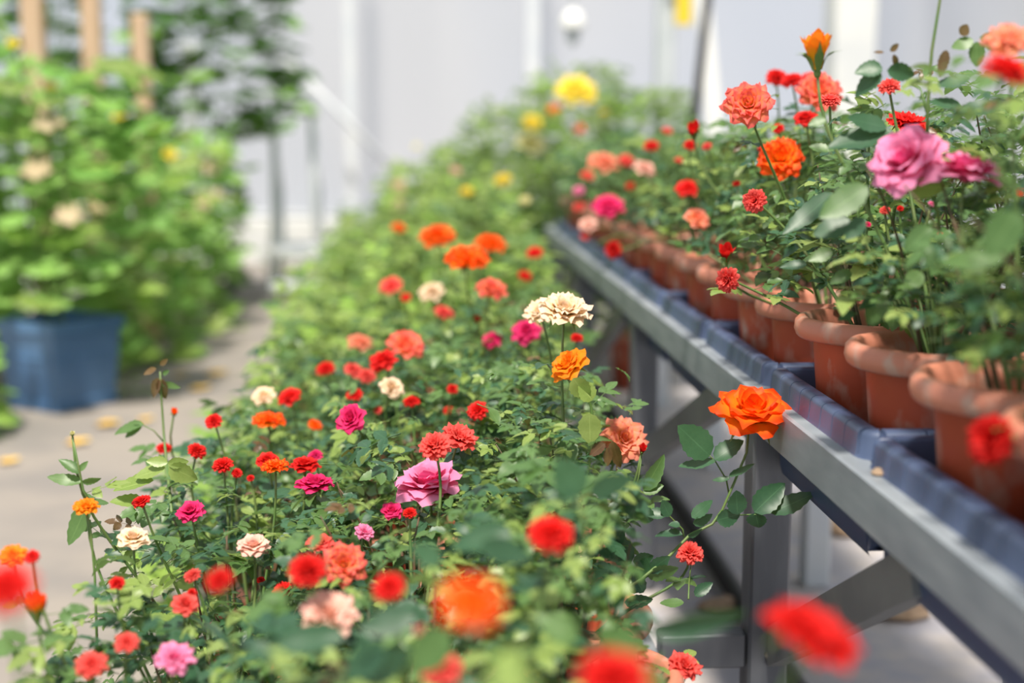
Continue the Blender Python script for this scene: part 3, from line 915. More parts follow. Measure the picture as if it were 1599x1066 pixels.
def culled(c, lp):
    """keep leaves from growing straight across a bloom, and out of the open space beneath the bench"""
    q = pix(c)
    if q is None:
        return False
    rp = lp * FPX / q[2]
    for fx, fy, fr, fY in FPIX:
        if q[2] < fY + 0.03 and abs(q[0] - fx) < fr + rp and math.hypot(q[0] - fx, q[1] - fy) < fr * 0.95 + rp * 0.62:
            return True
    return False


SHORT = {'red': 'red', 'coral': 'coral', 'coralpeach': 'coral', 'orange': 'orange', 'amber': 'amber', 'peach': 'peach', 'cream': 'cream', 'palepink': 'blush', 'pink': 'pink', 'hotpink': 'magenta', 'yellow': 'yellow', 'paleyellow': 'lemon'}
SPECIAL = {(1175, 637): 'potted rose whose lone orange bloom reaches on a bare stem past the bench post',
           (668, 749): 'potted rose with a broad pink bloom just below a ball-shaped coral one',
           (882, 482): 'potted rose holding twin cream blooms level with the bench rail',
           (975, 684): 'potted rose with a ruffled peach bloom behind drooping dark red young leaves',
           (1412, 248): 'potted rose with a large pink bloom turned sideways, at front of tall bench',
           (1275, 84): 'potted rose with a tall amber bud above every other bloom of the bench'}


def pot_label(P_):
    for f in P_['fl']:
        if (f['px'], f['py']) in SPECIAL:
            return SPECIAL[(f['px'], f['py'])]
    cols = []
    for f in P_['fl']:
        if SHORT[f['col']] not in cols:
            cols.append(SHORT[f['col']])
    wh = {'U': f"{P_['row']} row of tall bench", 'L': f"{P_['row']} row of low shelves", 'T': 'on the floor beyond the bench'}[P_['tier']]
    what = f"potted rose with {' and '.join(cols[:2])} blooms" if cols else 'leafy potted rose without blooms'
    if P_['tier'] == 'T':
        return f"tall {what}, {ORD[P_['i']]} along, {wh}"
    return f"{what}, {ORD[P_['i']]} from near end, {wh}"


def leaf_at(root, base, p, d, up, s, mk, nm='leaf'):
    me = random.choice(LEAF_HI)
    o = obj(nm, me, root, mat4=frame(d, up, p - base, s), mat=M[mk])
    if mk == 'leaf_young':
        o['label'] = 'reddish young leaf'
    return o


def rose_bush(P_):
    base = Vector((P_['x'], P_['y'], P_['z']))
    grp = {'U': 'potted roses on the tall bench', 'L': 'potted roses on the low shelves', 'T': 'tall roses beyond the bench'}[P_['tier']]
    root = thing('potted_rose', pot_label(P_), 'potted plant', base, grp)
    po = obj('pot', POT, root)
    po.rotation_euler.z = random.uniform(0, 6)
    obj('soil', SOIL, po)
    near = P_['y'] < 3.75
    soil = base + Vector((0, 0, 0.20))
    z0 = base.z + (0.29 if P_['tier'] != 'T' else 0.35)
    z1, rad = P_['ztop'], P_['rad']
    h = z1 - z0
    ctr = Vector((P_['x'], P_['y'], 0))
    # canes
    for k in range(5 if near else 3):
        az = random.uniform(0, 2 * PI)
        rr = rad * random.uniform(0.35, 0.75)
        top = ctr + Vector((math.cos(az) * rr, math.sin(az) * rr, z1 - random.uniform(0.06, 0.16)))
        st = soil + Vector((math.cos(az), math.sin(az), 0)) * 0.02
        pts = bez(st, st.lerp(top, 0.3) + Vector((0, 0, 0.05)), st.lerp(top, 0.7) + Vector((random.uniform(-0.03, 0.03), 0, 0.04)), top, 7)
        me = MB().tube([q - base for q in pts], [0.0038 - 0.00036 * j for j in range(8)], 5).done('cane', [M['cane']])
        obj('cane', me, root)
    # flowers on their stems
    for f in P_['fl']:
        sharp = 1.7 < f['Y'] < 3.0 and f['wd'] >= 40
        flower(root, base, f['pos'], f['ax'], f['R'], f['col'], f['kd'], sharp)
        end = f['pos'] - f['ax'] * f['R'] * 0.2
        if (f['px'], f['py']) == (1175, 637):
            ks = [end] + [at(*q) for q in ((1166, 706, 2.25), (1147, 752, 2.25), (1128, 796, 2.24), (1112, 818, 2.24), (1076, 836, 2.22), (1045, 868, 2.2), (1000, 905, 2.16))]
            pts = ks[::-1]
            pts = bez(soil, soil + Vector((0, 0, 0.12)), pts[0] - (pts[1] - pts[0]) * 1.2, pts[0], 5)[:-1] + pts
        else:
            mid = soil.lerp(end, 0.55)
            mid.z = soil.z + (end.z - soil.z) * 0.72
            if end.z < soil.z + 0.1:
                mid.z = max(soil.z + 0.18, end.z + 0.1)
            L = max(0.04, (end - soil).length * 0.28)
            dn = Vector((f['ax'].x * 0.8, f['ax'].y * 0.25, max(0.3, f['ax'].z) if end.z > soil.z + 0.1 else f['ax'].z)).normalized()
            pts = bez(soil, mid, end - dn * L, end, 10)
        n = len(pts)
        me = MB().tube([q - base for q in pts], [0.0034 - 0.0014 * j / (n - 1) for j in range(n)], 6 if near else 4).done('stem', [M['stem']])
        obj('stem', me, root)
        if near and len(pts) == 11:
            for q in (6, 7, 8):
                if random.random() < 0.75:
                    a = random.uniform(0, 6.28)
                    d = Vector((math.cos(a), math.sin(a), random.uniform(0.0, 0.5)))
                    if not culled(pts[q] + d * 0.05, 0.03):
                        leaf_at(root, base, pts[q], d, (0, -0.2, 1), random.uniform(0.6, 0.95), random.choice(('leaf_mid', 'leaf_dark', 'leaf_light')))
    if near:
        nl = 210 if P_['y'] > 1.6 else 130
        if P_['tier'] == 'U' and P_['row'] == 'back':
            nl = 170
        if P_['tier'] == 'L' and P_['y'] < 1.35:
            nl = 50
        if P_['tier'] == 'U' and P_['row'] == 'front':
            nl = 270
        for k in range(nl):
            t = random.random() ** (0.8 if P_['tier'] == 'L' else 1.15)
            az = random.uniform(0, 2 * PI)
            r = rad * (0.25 + 0.75 * math.sqrt(random.random())) * (0.72 + 0.28 * math.sin(PI * min(1, t * 1.15)))
            p = ctr + Vector((r * math.cos(az), r * math.sin(az), z0 - 0.01 + h * t))
            if t > 0.8 and random.random() < 0.3:
                p.z += random.uniform(0, 0.07)
            a2 = az + random.uniform(-0.9, 0.9)
            d = Vector((math.cos(a2), math.sin(a2), random.uniform(-0.55, 0.45))).normalized()
            s = random.uniform(0.36, 0.78) if random.random() < 0.8 else random.uniform(0.8, 1.1)
            cc = p + d * 0.05 * s
            if P_['tier'] == 'U' and P_['row'] == 'front':
                p.x += 0.035
                cc.x += 0.035
            if P_['tier'] == 'U':
                if cc.z < base.z + 0.292 or (cc.x < 0.69 and cc.z < 1.05) or cc.x < 0.56:
                    continue
            else:
                if cc.x > 0.02 + 0.15 * cc.y or cc.x > 0.40 or (P_['row'] == 'bench-side' and cc.x > 0.36 and cc.z > 0.75):
                    continue
            if culled(cc, 0.045 * s):
                continue
            x = random.random()
            if t > 0.85 and x < 0.07:
                mk, s = 'leaf_young', min(s, 0.5)
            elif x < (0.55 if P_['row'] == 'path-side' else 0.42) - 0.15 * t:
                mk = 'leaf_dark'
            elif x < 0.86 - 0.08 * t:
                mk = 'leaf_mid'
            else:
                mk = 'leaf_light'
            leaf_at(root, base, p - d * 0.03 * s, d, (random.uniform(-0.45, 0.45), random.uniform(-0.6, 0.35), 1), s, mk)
    else:
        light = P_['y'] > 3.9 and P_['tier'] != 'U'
        mb = MB()
        for k in range(round((105 if P_['tier'] != 'T' else 420) * (0.6 + 0.4 * h / 0.3))):
            t = random.random()
            az = random.uniform(0, 2 * PI)
            rr = rad * (0.35 + 0.65 * math.sqrt(random.random())) * (0.72 + 0.28 * math.sin(PI * t))
            p = ctr + Vector((rr * math.cos(az), rr * math.sin(az), z0 - 0.02 + h * t))
            if t > 0.85:
                p.z += random.uniform(0, 0.08)
            d = Vector((math.cos(az + random.uniform(-0.8, 0.8)), math.sin(az + random.uniform(-0.8, 0.8)), random.uniform(-0.4, 0.6)))
            s = random.uniform(0.6, 1.2)
            if culled(p, 0.045 * s) or (P_['tier'] == 'U' and (p.x < 0.6 or (p.x < 0.66 and p.z < 1.05))):
                continue
            mb.addmesh(random.choice(LEAF_LO_RAW), frame(d, (random.uniform(-0.3, 0.3), random.uniform(-0.5, 0.3), 1), p - base - d * 0.04, s), random.choice((0, 0, 1, 1, 1, 2)))
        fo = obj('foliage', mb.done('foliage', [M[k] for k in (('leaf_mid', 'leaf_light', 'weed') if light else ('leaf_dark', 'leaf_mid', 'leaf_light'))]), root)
        fo['kind'] = 'stuff'
    P_['root'], P_['base'] = root, base
    return root


for P_ in POTS:
    rose_bush(P_)


# ---------------------------------------------------------------- leaves and shoots that can be singled out in focus
def find_pot(key):
    for P_ in POTS:
        for f in P_['fl']:
            if (f['px'], f['py']) == key:
                return P_


def hero_leaf(P_, a, b, Y, wr, mk, tilt=0.0, dY=0.0, v=None):
    """one leaflet from its stalk end a to its tip b (photo pixels at distance Y), blade turned by tilt about its length"""
    p, q = at(a[0], a[1], Y), at(b[0], b[1], Y + dY)
    d = q - p
    L = d.length
    nrm = Vector((0, -1, 0.35))
    nrm = Quaternion(d.normalized(), tilt) @ nrm
    m4 = frame(d, nrm, p - P_['base'], 1.0) @ Matrix.Diagonal((L, L * wr / 0.62, L, 1))
    o = obj('leaf', LEAFLET_HI[v if v is not None else random.randrange(4)], P_['root'], mat4=m4, mat=M[mk])
    if mk == 'leaf_young':
        o['label'] = 'reddish young leaf'


def hero_stalk(P_, pts, r=0.0016, mat='stem'):
    P = [at(*q) - P_['base'] for q in pts]
    n = len(P)
    obj('stalk', MB().tube(P, [r * (1 - 0.4 * j / (n - 1)) for j in range(n)], 6).done('stalk', [M[mat]]), P_['root'])


HP = find_pot((1175, 637))
hero_stalk(HP, [(1139, 774, 2.25), (1134, 748, 2.25), (1117, 720, 2.25), (1108, 711, 2.24)])
for a, b, wr, tl in (((1109, 712), (1058, 664), 0.66, 0.1), ((1116, 718), (1160, 685), 0.50, -0.5), ((1118, 719), (1060, 734), 0.42, 0.9), ((1138, 744), (1180, 727), 0.34, -0.7), ((1140, 746), (1112, 752), 0.36, 0.6)):
    hero_leaf(HP, a, b, 2.24, wr, 'leaf_dark', tl)
hero_stalk(HP, [(1118, 813, 2.24), (1150, 804, 2.22), (1180, 803, 2.2), (1204, 800, 2.2)])
for a, b, wr, tl in (((1119, 812), (1158, 803), 0.72, 0.2), ((1152, 803), (1148, 764), 0.80, 0.1), ((1178, 800), (1225, 753), 0.60, -0.2), ((1180, 800), (1184, 826), 1.20, 0.5), ((1202, 800), (1273, 774), 0.48, -0.55)):
    hero_leaf(HP, a, b, 2.2, wr, 'leaf_dark', tl)
hero_stalk(HP, [(1068, 838, 2.22), (1066, 826, 2.22), (1048, 808, 2.22), (1040, 800, 2.22)])
for a, b, wr, tl in (((1046, 806), (1032, 780), 0.7, 0.2), ((1080, 808), (1114, 782), 0.5, -0.4), ((1062, 820), (1044, 818), 0.7, 0.7), ((1082, 817), (1114, 804), 0.5, 0.5), ((1066, 834), (1022, 834), 0.4, 0.8), ((1040, 803), (1006, 800), 0.6, 0.3),
                     ((1000, 800), (950, 802), 0.5, 0.5), ((985, 786), (945, 796), 0.55, 0.6), ((1020, 812), (990, 790), 0.6, -0.2), ((1074, 836), (1098, 828), 0.5, 0.6)):
    hero_leaf(HP, a, b, 2.2, wr, 'leaf_dark', tl)
hero_stalk(HP, [(1075, 935, 2.2), (1076, 910, 2.24), (1079, 880, 2.28)])
for a, b, wr, tl, mk in (((985, 880), (945, 832), 0.6, 0.2, 'leaf_dark'), ((988, 876), (1022, 870), 0.7, 0.3, 'leaf_dark'), ((1000, 905), (1010, 868), 0.6, -0.3, 'leaf_dark'), ((1010, 898), (1060, 886), 0.5, 0.6, 'leaf_mid'), ((1012, 892), (1046, 868), 0.55, 0.3, 'leaf_dark'),
                         ((1085, 930), (1112, 908), 0.55, -0.3, 'leaf_dark'), ((1068, 940), (1030, 945), 0.5, 0.8, 'leaf_mid'), ((985, 925), (1000, 905), 0.7, 0.1, 'leaf_dark'), ((905, 925), (962, 922), 0.55, 0.4, 'leaf_light'), ((1005, 925), (985, 890), 0.6, 0.3, 'leaf_dark'),
                         ((950, 860), (975, 822), 0.5, 0.2, 'leaf_dark'), ((960, 900), (925, 880), 0.6, 0.4, 'leaf_dark'), ((975, 940), (1020, 935), 0.5, 0.5, 'leaf_dark')):
    hero_leaf(HP, a, b, 2.18, wr, mk, tl)
WP = find_pot((975, 684))
hero_stalk(WP, [(985, 790, 2.25), (997, 745, 2.26), (1002, 715, 2.26)])
for a, b, wr, tl, mk in (((950, 698), (948, 728), 0.45, 0.0, 'leaf_young'), ((956, 688), (968, 732), 0.38, 0.4, 'leaf_young'), ((945, 692), (920, 712), 0.5, 0.3, 'leaf_young'), ((1005, 765), (1040, 712), 0.42, 0.2, 'leaf_mid'),
                         ((1004, 770), (1036, 756), 0.5, -0.4, 'leaf_mid'), ((920, 645), (922, 694), 0.68, 0.1, 'leaf_light'), ((925, 625), (905, 598), 0.8, 0.2, 'leaf_light'), ((895, 590), (920, 625), 0.65, 0.4, 'leaf_light')):
    hero_leaf(WP, a, b, 2.25, wr, mk, tl)
AP = find_pot((134, 790))
for ptsx, lv in (([(152, 1020, 2.05), (148, 900, 2.1), (142, 830, 2.1), (136, 800, 2.1)], ()),
                 ([(150, 800, 2.15), (130, 765, 2.15), (124, 735, 2.15), (115, 690, 2.15)], (((126, 738), (92, 715), 0.45, 0.3), ((128, 752), (74, 748), 0.40, 0.5), ((128, 752), (158, 748), 0.36, 0.6), ((124, 735), (136, 720), 0.5, 0.0), ((138, 780), (112, 850), 0.4, 0.2)))):
    hero_stalk(AP, ptsx, 0.0024)
    for a, b, wr, tl in lv:
        hero_leaf(AP, a, b, 2.15, wr, 'leaf_mid', tl)
BP = find_pot((256, 699))
hero_stalk(BP, [(268, 800, 2.35), (262, 740, 2.5), (256, 680, 2.6), (252, 620, 2.6), (250, 580, 2.6)], 0.003)
for a, b, wr, tl, mk in (((250, 590), (236, 622), 0.5, 0.2, 'leaf_young'), ((250, 590), (258, 625), 0.5, 0.0, 'leaf_young'), ((252, 598), (283, 604), 0.35, 0.5, 'leaf_mid'), ((244, 575), (224, 585), 0.45, 0.3, 'leaf_young'), ((250, 570), (262, 560), 0.5, 0.3, 'leaf_young'),
                         ((254, 585), (264, 578), 0.5, 0.2, 'leaf_mid'), ((225, 662), (176, 676), 0.35, 0.5, 'leaf_mid'), ((222, 665), (192, 682), 0.45, 0.2, 'leaf_mid')):
    hero_leaf(BP, a, b, 2.6, wr, mk, tl)
hero_stalk(BP, [(256, 690, 2.6), (240, 672, 2.6), (222, 663, 2.6)])
DP = find_pot((297, 797))
for a, b, wr, tl in (((262, 722), (228, 720), 0.5, 0.2), ((264, 728), (308, 750), 0.6, 0.3), ((258, 730), (210, 746), 0.5, 0.6), ((240, 750), (174, 762), 0.4, 0.6), ((225, 785), (170, 780), 0.4, 0.5), ((262, 724), (295, 720), 0.5, 0.3)):
    hero_leaf(DP, a, b, 2.25, wr, 'leaf_light', tl)
UP_ = find_pot((1388, 134))
hero_stalk(UP_, [(1447, 235, 1.98), (1449, 160, 1.98), (1455, 80, 1.98), (1467, 5, 1.98), (1473, -40, 1.98)], 0.0028)
hero_stalk(UP_, [(1447, 175, 1.98), (1438, 140, 2.0), (1415, 126, 2.02)], 0.0018)
for a, b, wr, tl, mk in (((1378, 106), (1335, 112), 0.6, 0.2, 'leaf_dark'), ((1375, 112), (1336, 148), 0.55, 0.1, 'leaf_dark'), ((1385, 110), (1432, 116), 0.6, 0.3, 'leaf_dark'), ((1390, 80), (1404, 68), 0.5, 0.3, 'leaf_young'), ((1395, 85), (1402, 108), 0.4, 0.2, 'leaf_young'), ((1380, 82), (1364, 82), 0.4, 0.4, 'leaf_young'),
                         ((1500, 55), (1512, 38), 0.8, 0.2, 'leaf_young'), ((1520, 62), (1485, 78), 0.6, 0.3, 'leaf_mid'), ((1525, 65), (1525, 105), 0.6, 0.2, 'leaf_mid'), ((1530, 58), (1568, 75), 0.55, 0.2, 'leaf_mid'), ((1478, 78), (1466, 122), 0.4, 0.1, 'leaf_young'), ((1515, 120), (1460, 140), 0.45, 0.5, 'leaf_dark'),
                         ((1500, 165), (1448, 160), 0.4, 0.4, 'leaf_dark'), ((1395, 205), (1292, 232), 0.42, 0.5, 'leaf_dark'), ((1385, 198), (1320, 188), 0.5, 0.3, 'leaf_dark'), ((1312, 192), (1328, 178), 0.7, 0.2, 'leaf_mid'), ((1290, 186), (1262, 196), 0.6, 0.3, 'leaf_mid'), ((1560, 165), (1490, 178), 0.45, 0.5, 'leaf_dark')):
    hero_leaf(UP_, a, b, 1.98, wr, mk, tl)
PP = find_pot((1412, 248))
for a, b, wr, tl, mk, Y in (((1355, 290), (1280, 345), 0.5, 0.3, 'leaf_mid', 1.85), ((1330, 345), (1270, 372), 0.62, 0.4, 'leaf_dark', 1.88), ((1350, 340), (1320, 375), 0.6, 0.2, 'leaf_dark', 1.85), ((1455, 355), (1410, 390), 0.6, 0.3, 'leaf_mid', 1.8), ((1300, 300), (1225, 372), 0.32, 0.5, 'leaf_dark', 2.05),
                            ((1380, 460), (1355, 508), 0.6, 0.0, 'leaf_mid', 1.86), ((1375, 465), (1340, 480), 0.5, 0.3, 'leaf_dark', 1.86), ((1440, 425), (1412, 450), 0.75, 0.2, 'leaf_mid', 1.85), ((1418, 290), (1480, 295), 0.5, 0.7, 'leaf_light', 1.84), ((1335, 488), (1308, 500), 0.5, 0.3, 'leaf_dark', 1.9),
                            ((1260, 412), (1218, 418), 0.4, 0.4, 'leaf_dark', 2.1), ((1330, 425), (1295, 442), 0.5, 0.3, 'leaf_mid', 2.0), ((1300, 392), (1262, 408), 0.55, 0.3, 'leaf_mid', 2.05), ((1570, 400), (1460, 420), 0.34, 0.4, 'leaf_mid', 1.45), ((1590, 330), (1540, 400), 0.6, 0.3, 'leaf_mid', 1.4), ((1590, 540), (1480, 545), 0.4, 0.3, 'leaf_mid', 1.6)):
    hero_leaf(PP, a, b, Y, wr, mk, tl)
QP = find_pot((690, 1043))
for a, b, wr, tl, mk, Y in (((905, 775), (870, 715), 0.75, 0.1, 'leaf_dark', 1.45), ((920, 770), (990, 740), 0.5, 0.4, 'leaf_dark', 1.45), ((900, 772), (850, 772), 0.5, 0.3, 'leaf_dark', 1.45), ((1010, 985), (1175, 962), 0.24, 0.2, 'leaf_dark', 1.25), ((800, 830), (700, 850), 0.5, 0.3, 'leaf_dark', 1.4), ((540, 990), (415, 1010), 0.35, 0.3, 'leaf_dark', 1.3),
                            ((600, 1005), (540, 1060), 0.6, 0.2, 'leaf_dark', 1.25), ((650, 960), (560, 985), 0.5, 0.3, 'leaf_dark', 1.3), ((700, 985), (640, 1050), 0.6, 0.1, 'leaf_mid', 1.2), ((560, 1060), (640, 1010), 0.6, 0.3, 'leaf_dark', 1.25), ((750, 850), (830, 870), 0.5, 0.2, 'leaf_dark', 1.35), ((690, 880), (640, 850), 0.6, 0.2, 'leaf_dark', 1.3),
                            ((900, 1000), (840, 960), 0.6, 0.2, 'leaf_mid', 1.3), ((760, 1010), (830, 1050), 0.5, 0.2, 'leaf_mid', 1.25), ((1000, 1020), (930, 985), 0.6, 0.2, 'leaf_mid', 1.35)):
    hero_leaf(QP, a, b, Y, wr, mk, tl)
for ptsx in ([(905, 775, 1.45), (915, 850, 1.45), (925, 950, 1.45)],):
    hero_stalk(QP, ptsx, 0.002)

# ================================================================ across the path: tub, vines, stakes
def squash_leaf_raw(rn):
    V, U, F = [(0, 0, 0)], [(0.5, 0.2)], []
    n = 22
    for ring, rr in ((1, 0.55), (2, 1.0)):
        for j in range(n):
            a = -PI + 2 * PI * (j + 0.5) / n
            lob = 0.80 + 0.20 * math.cos(5 * a) + rn.uniform(-0.05, 0.05)
            notch = 1 - 0.55 * math.exp(-((abs(a) - PI) / 0.35) ** 2)
            r = 0.5 * rr * (lob if ring == 2 else 0.9) * notch
            V.append((0.28 + r * math.cos(a), r * math.sin(a), -0.16 * rr * rr * 0.5 + 0.05 * math.cos(5 * a) * rr + rn.uniform(-0.02, 0.02)))
            U.append((0.5 + 0.5 * rr * math.sin(a), 0.5 + 0.5 * rr * math.cos(a)))
    for j in range(n):
        k = (j + 1) % n
        F.append((0, 1 + j, 1 + k))
        F.append((1 + j, 1 + n + j, 1 + n + k, 1 + k))
    mb = MB().add(V, F, U)
    mb.tube([(0, 0, 0), (-0.25, 0, -0.05), (-0.5, 0, -0.2)], 0.022, 4)
    return mb


rs = random.Random(5)
SQ = [squash_leaf_raw(rs).done('squash_leaf', [M['vine_leaf']]) for i in range(4)]
SQ_RAW = [squash_leaf_raw(rs).raw() for i in range(3)]
SF = MB()
for k in range(5):
    SF.addmesh(petal(48, 0.95, 0.42, 40, 0.6, 0.12, 0, 0.06, 0.2, k), Matrix.Rotation(k * 2 * PI / 5, 4, 'Z'))
SF.addmesh(CALYX['open'], Matrix.Identity(4), 1)
SF = SF.done('squash_flower', [M['yellow'], M['calyx']])


def vine(nm, label, x, y, z0, z1, rx, ry, nleaf, mats, ls, blooms=(), tub=False, nfol=60, stem_x=None):
    base = Vector((x, y, 0))
    root = thing(nm, label, 'plant', base, 'squash vines across the path' if nm == 'squash_vine' else None)
    if tub:
        tb = MB()
        def ring(s, z):
            return [(sx * s, sy * s, z) for sx, sy in ((-1, -1), (1, -1), (1, 1), (-1, 1))]
        hs = 0.205
        prof = [(hs * 0.84, 0.0), (hs * 0.86, 0.0), (hs * 0.87, 0.055), (hs * 0.83, 0.06), (hs * 0.90, 0.24), (hs * 0.92, 0.245), (hs * 0.92, 0.26), (hs * 0.90, 0.265), (hs * 0.95, 0.37), (hs * 1.02, 0.372), (hs * 1.02, 0.425), (hs * 0.93, 0.425), (hs * 0.90, 0.34)]
        V, F = [], []
        for s, z in prof:
            V += ring(s, z)
        for i in range(len(prof) - 1):
            for j in range(4):
                F.append((i * 4 + j, i * 4 + (j + 1) % 4, i * 4 + 4 + (j + 1) % 4, i * 4 + 4 + j))
        F.append((3, 2, 1, 0))
        e = len(prof) * 4 - 4
        tbo = obj('tub', MB().add(V, F).done('tub', [M['tub']], False), root)
        tbo.rotation_euler.z = math.radians(54)
        V = ring(hs * 0.9, 0.34)
        so = obj('soil', MB().add(V, [(0, 1, 2, 3)]).done('soil', [M['soil']]), tbo)
    for k in range(4):
        a = random.uniform(0, 6.28)
        top = Vector((math.cos(a) * rx * 0.6, math.sin(a) * ry * 0.6, z1 * 0.95))
        st = Vector((math.cos(a) * 0.05, math.sin(a) * 0.05, 0.34 if tub else 0.0))
        obj('stem', MB().tube(bez(st, st + Vector((0, 0, 0.3)), top - Vector((0, 0, 0.4)), top, 8), [0.011 - 0.0008 * j for j in range(9)], 6).done('stem', [M['stem']]), root)
    def rnd_leaf():
        t = random.random()
        a = random.uniform(0, 2 * PI)
        r = 0.4 + 0.6 * math.sqrt(random.random())
        p = Vector((math.cos(a) * rx * r, math.sin(a) * ry * r, z0 + (z1 - z0) * t))
        d = Vector((math.cos(a + random.uniform(-0.7, 0.7)), math.sin(a + random.uniform(-0.7, 0.7)) - 0.2, random.uniform(-0.6, 0.25)))
        upv = Vector((random.uniform(-0.3, 0.4), random.uniform(-0.9, 0.1), 1))
        return p, d, upv, ls * random.uniform(0.7, 1.25)
    for k in range(nleaf):
        p, d, u, s = rnd_leaf()
        obj('leaf', random.choice(SQ), root, mat4=frame(d, u, p, s), mat=M[random.choice(mats)])
    if nfol:
        mb = MB()
        for k in range(nfol):
            p, d, u, s = rnd_leaf()
            p.x *= 0.8
            p.y *= 0.8
            mb.addmesh(random.choice(SQ_RAW), frame(d, u, p, s))
        fo = obj('foliage', mb.done('foliage', [M[mats[0]]]), root)
        fo['kind'] = 'stuff'
    for k in range(3 if nm == 'squash_vine' else 0):        # leaves that have dried to straw
        a = random.uniform(-2.4, -0.4)
        p = Vector((math.cos(a) * rx, math.sin(a) * ry, z0 + (z1 - z0) * random.uniform(0.35, 0.9)))
        o = obj('leaf', random.choice(SQ), root, mat4=frame((math.cos(a), math.sin(a), -0.9), (0, -0.6, 1), p, ls * 0.75), mat=M['dry_leaf'])
        o['label'] = 'dried straw-coloured leaf'
    for (bx, by, bY, wd) in blooms:
        q = at(bx, by, bY)
        o = obj('flower', SF, root, mat4=axis_frame((0.2, -0.7, 0.6), q - base, wd / 2 * bY / FPX * 1.1), mat=M['yellow'])
        o['label'] = 'yellow squash flower'
        obj('stalk', MB().tube(bez(q - base, q - base + Vector((0, 0.05, -0.1)), Vector((0, 0, q.z * 0.8)), Vector((0, 0, q.z * 0.7)), 6), 0.006, 5).done('stalk', [M['stem']]), root)


VL = ('vine_leaf', 'vine_leaf', 'weed', 'vine_leaf', 'leaf_light')
vine('squash_vine', 'squash vine growing from the square blue tub beside the path', -1.685, 6.70, 0.45, 1.60, 0.42, 0.35, 85, VL, 0.2, ((20, 72, 6.4, 22), (80, 140, 6.4, 20)), True, 60)
vine('squash_vine', 'squash vine with an orange-yellow flower, just behind the blue tub', -1.90, 7.5, 0.1, 1.52, 0.48, 0.4, 95, VL, 0.2, ((186, 187, 7.1, 26), (165, 225, 7.1, 20)))
vine('squash_vine', 'squash vine spilling low over the path edge beyond the blue tub', -1.72, 8.1, 0.0, 1.35, 0.44, 0.42, 110, VL, 0.18, ((265, 245, 7.7, 26), (110, 416, 7.6, 16)))
vine('squash_vine', 'squash vine by the middle wooden stake, second behind the tub', -2.35, 8.6, 0.1, 1.5, 0.5, 0.4, 70, VL, 0.19)
vine('squash_vine', 'tallest squash vine, reaching above the frame behind the blue tub', -2.30, 7.1, 0.2, 2.25, 0.34, 0.35, 90, VL, 0.2)
vine('squash_vine', 'squash vine nearest the step platform on the path edge', -1.66, 10.2, 0.0, 1.15, 0.44, 0.45, 100, VL, 0.18, ((228, 405, 9.7, 14),))
vine('squash_vine', 'squash vine halfway between the blue tub and the step platform', -1.68, 9.2, 0.0, 1.30, 0.44, 0.45, 100, VL, 0.18)
vine('squash_vine', 'tall squash vine at the far outer corner behind the stakes', -3.0, 10.2, 0.1, 1.8, 0.6, 0.5, 60, VL, 0.18)
vine('squash_vine', 'low dark squash vine at the end of the vine row', -1.75, 11.4, 0.0, 0.95, 0.40, 0.5, 60, ('vine_dark', 'vine_leaf'), 0.15)
vine('squash_vine', 'squash vine at the near left edge, sprawling in front of the tub', -2.02, 6.0, 0.0, 0.45, 0.25, 0.3, 35, VL, 0.15, (), False, 20)
vine('climbing_vine', 'dark climbing vine hanging above the white post near the path end', -1.50, 10.6, 1.22, 2.75, 0.66, 0.5, 220, ('vine_dark', 'vine_dark', 'vine_leaf'), 0.2, (), False, 160)
vine('climbing_vine', 'dark climbing vine high up between the first two wooden stakes', -2.75, 11.0, 1.6, 2.7, 0.38, 0.3, 60, ('vine_dark',), 0.18, (), False, 60)
for px, wpx, top, Y, lab in ((60, 30, -60, 8.0, 'tallest wooden stake, over the blue tub'), (150, 27, -40, 8.3, 'middle wooden stake among the squash vines'), (225, 24, 22, 8.6, 'short wooden stake beside the dark climbing vine')):
    x = at(px, 198, Y).x
    wd = wpx * Y / FPX / 2
    tag(obj('wooden_stake', MB().box(-wd, wd, -wd, wd, 0, at(px, top, Y).z, 0.008).done('stake', [M['wood']], False), loc=(x, Y, 0)), lab, 'stake')
x = at(622, 300, 7.3).x
tag(obj('wooden_stake', MB().box(-0.033, 0.033, -0.02, 0.02, 0.0, at(622, 283, 7.3).z, 0.006).done('stake', [M['wood']], False), loc=(x, 7.3 + 0.13, 0)), 'pale wooden stake standing among the far rose pots', 'stake')

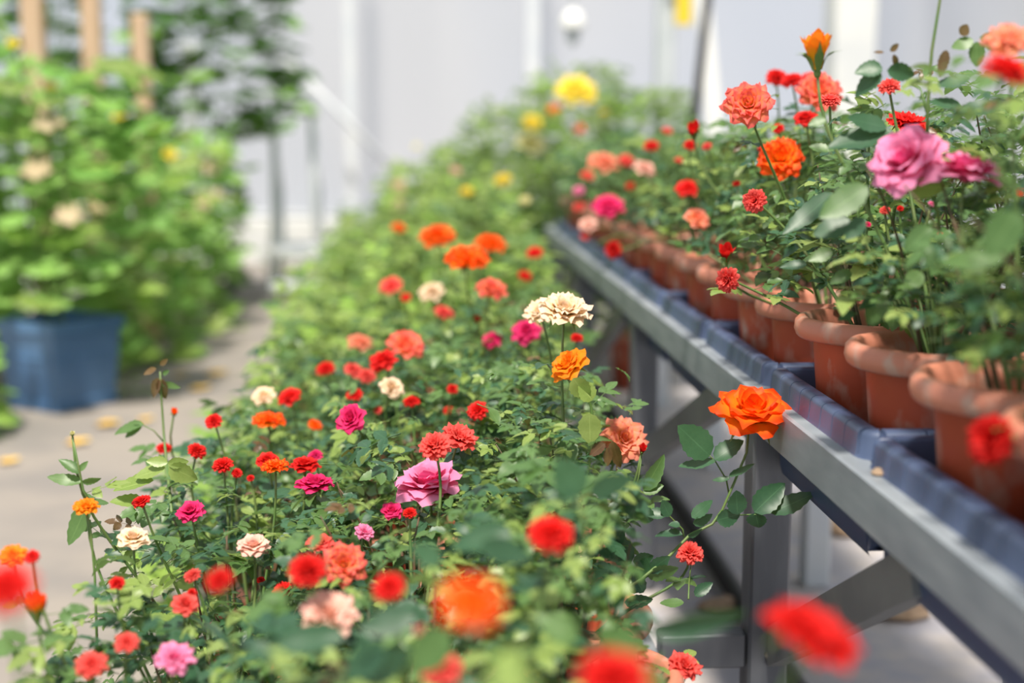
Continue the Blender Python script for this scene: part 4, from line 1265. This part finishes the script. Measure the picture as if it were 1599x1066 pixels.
# weeds along the foot of the low shelf and at the path end
def weed_clump(x, y, s, label, i):
    mb = MB()
    for k in range(60):
        a = random.uniform(0, 6.28)
        r = 0.2 * math.sqrt(random.random())
        p = Vector((r * math.cos(a), r * math.sin(a), random.uniform(0.02, 0.42) * (1 - r * 2)))
        d = Vector((math.cos(a), math.sin(a), random.uniform(-0.2, 1.0)))
        mb.addmesh(random.choice(LEAF_LO_RAW), frame(d, (0, 0, 1), p, random.uniform(0.8, 1.4)))
    o = obj('weed_clump', mb.done('weed_clump', [M['weed']]), loc=(x, y, 0.0))
    o.scale = (s, s, s)
    tag(o, label, 'weeds', 'weeds along the shelf foot', 'stuff')


for i in range(14):
    weed_clump(-0.44 + random.uniform(-0.05, 0.03), 3.4 + 0.42 * i, random.uniform(0.8, 1.25), 'light green weeds growing along the foot of the path-side step', i)
weed_clump(-0.95, 11.3, 1.1, 'low green weeds behind the step platform', 20)
for i in range(5):
    weed_clump(-1.62 + random.uniform(-0.05, 0.05), 6.9 + 0.9 * i, 0.9, 'green weeds at the foot of the squash vines', 30 + i)

# yellow leaves fallen on the path
for i, (px, py, wd, lab) in enumerate(((15, 716, 34, 'fallen yellow leaf on the path, nearest the tub-side frame edge'), (122, 688, 40, 'fallen yellow leaf on the path behind a green rosebud shoot'), (168, 660, 44, 'pale yellow fallen leaf on the path below the blue tub'), (228, 652, 26, 'small fallen yellow leaf left of the tall bare shoot'),
                                       (312, 605, 34, 'bright fallen yellow leaf in the middle of the path'), (338, 581, 34, 'pale fallen yellow leaf farthest along the path but one'), (282, 582, 24, 'small faint fallen leaf farthest along the path'), (470, 466, 20, 'pale fallen leaf at the foot of the step platform'))):
    Y = FPX * (H - 0.02) / (py - 198)
    q = at(px, py, Y)
    L = wd * Y / FPX
    g = leaflet(1, 0.75, 0.25, -0.15, 0.0, 9, 0.1, 0.1)
    me = mesh('fallen_leaf', [(v[0] - 0.5, v[1], v[2] + 0.05) for v in g[0]], g[1], [M['fallen']], g[2])
    o = obj('fallen_leaf', me, loc=(q.x, q.y, 0.013))
    o.scale = (L, L, L)
    o.rotation_euler.z = random.uniform(-0.6, 0.6)
    tag(o, lab, 'leaf', 'yellow leaves fallen on the path')
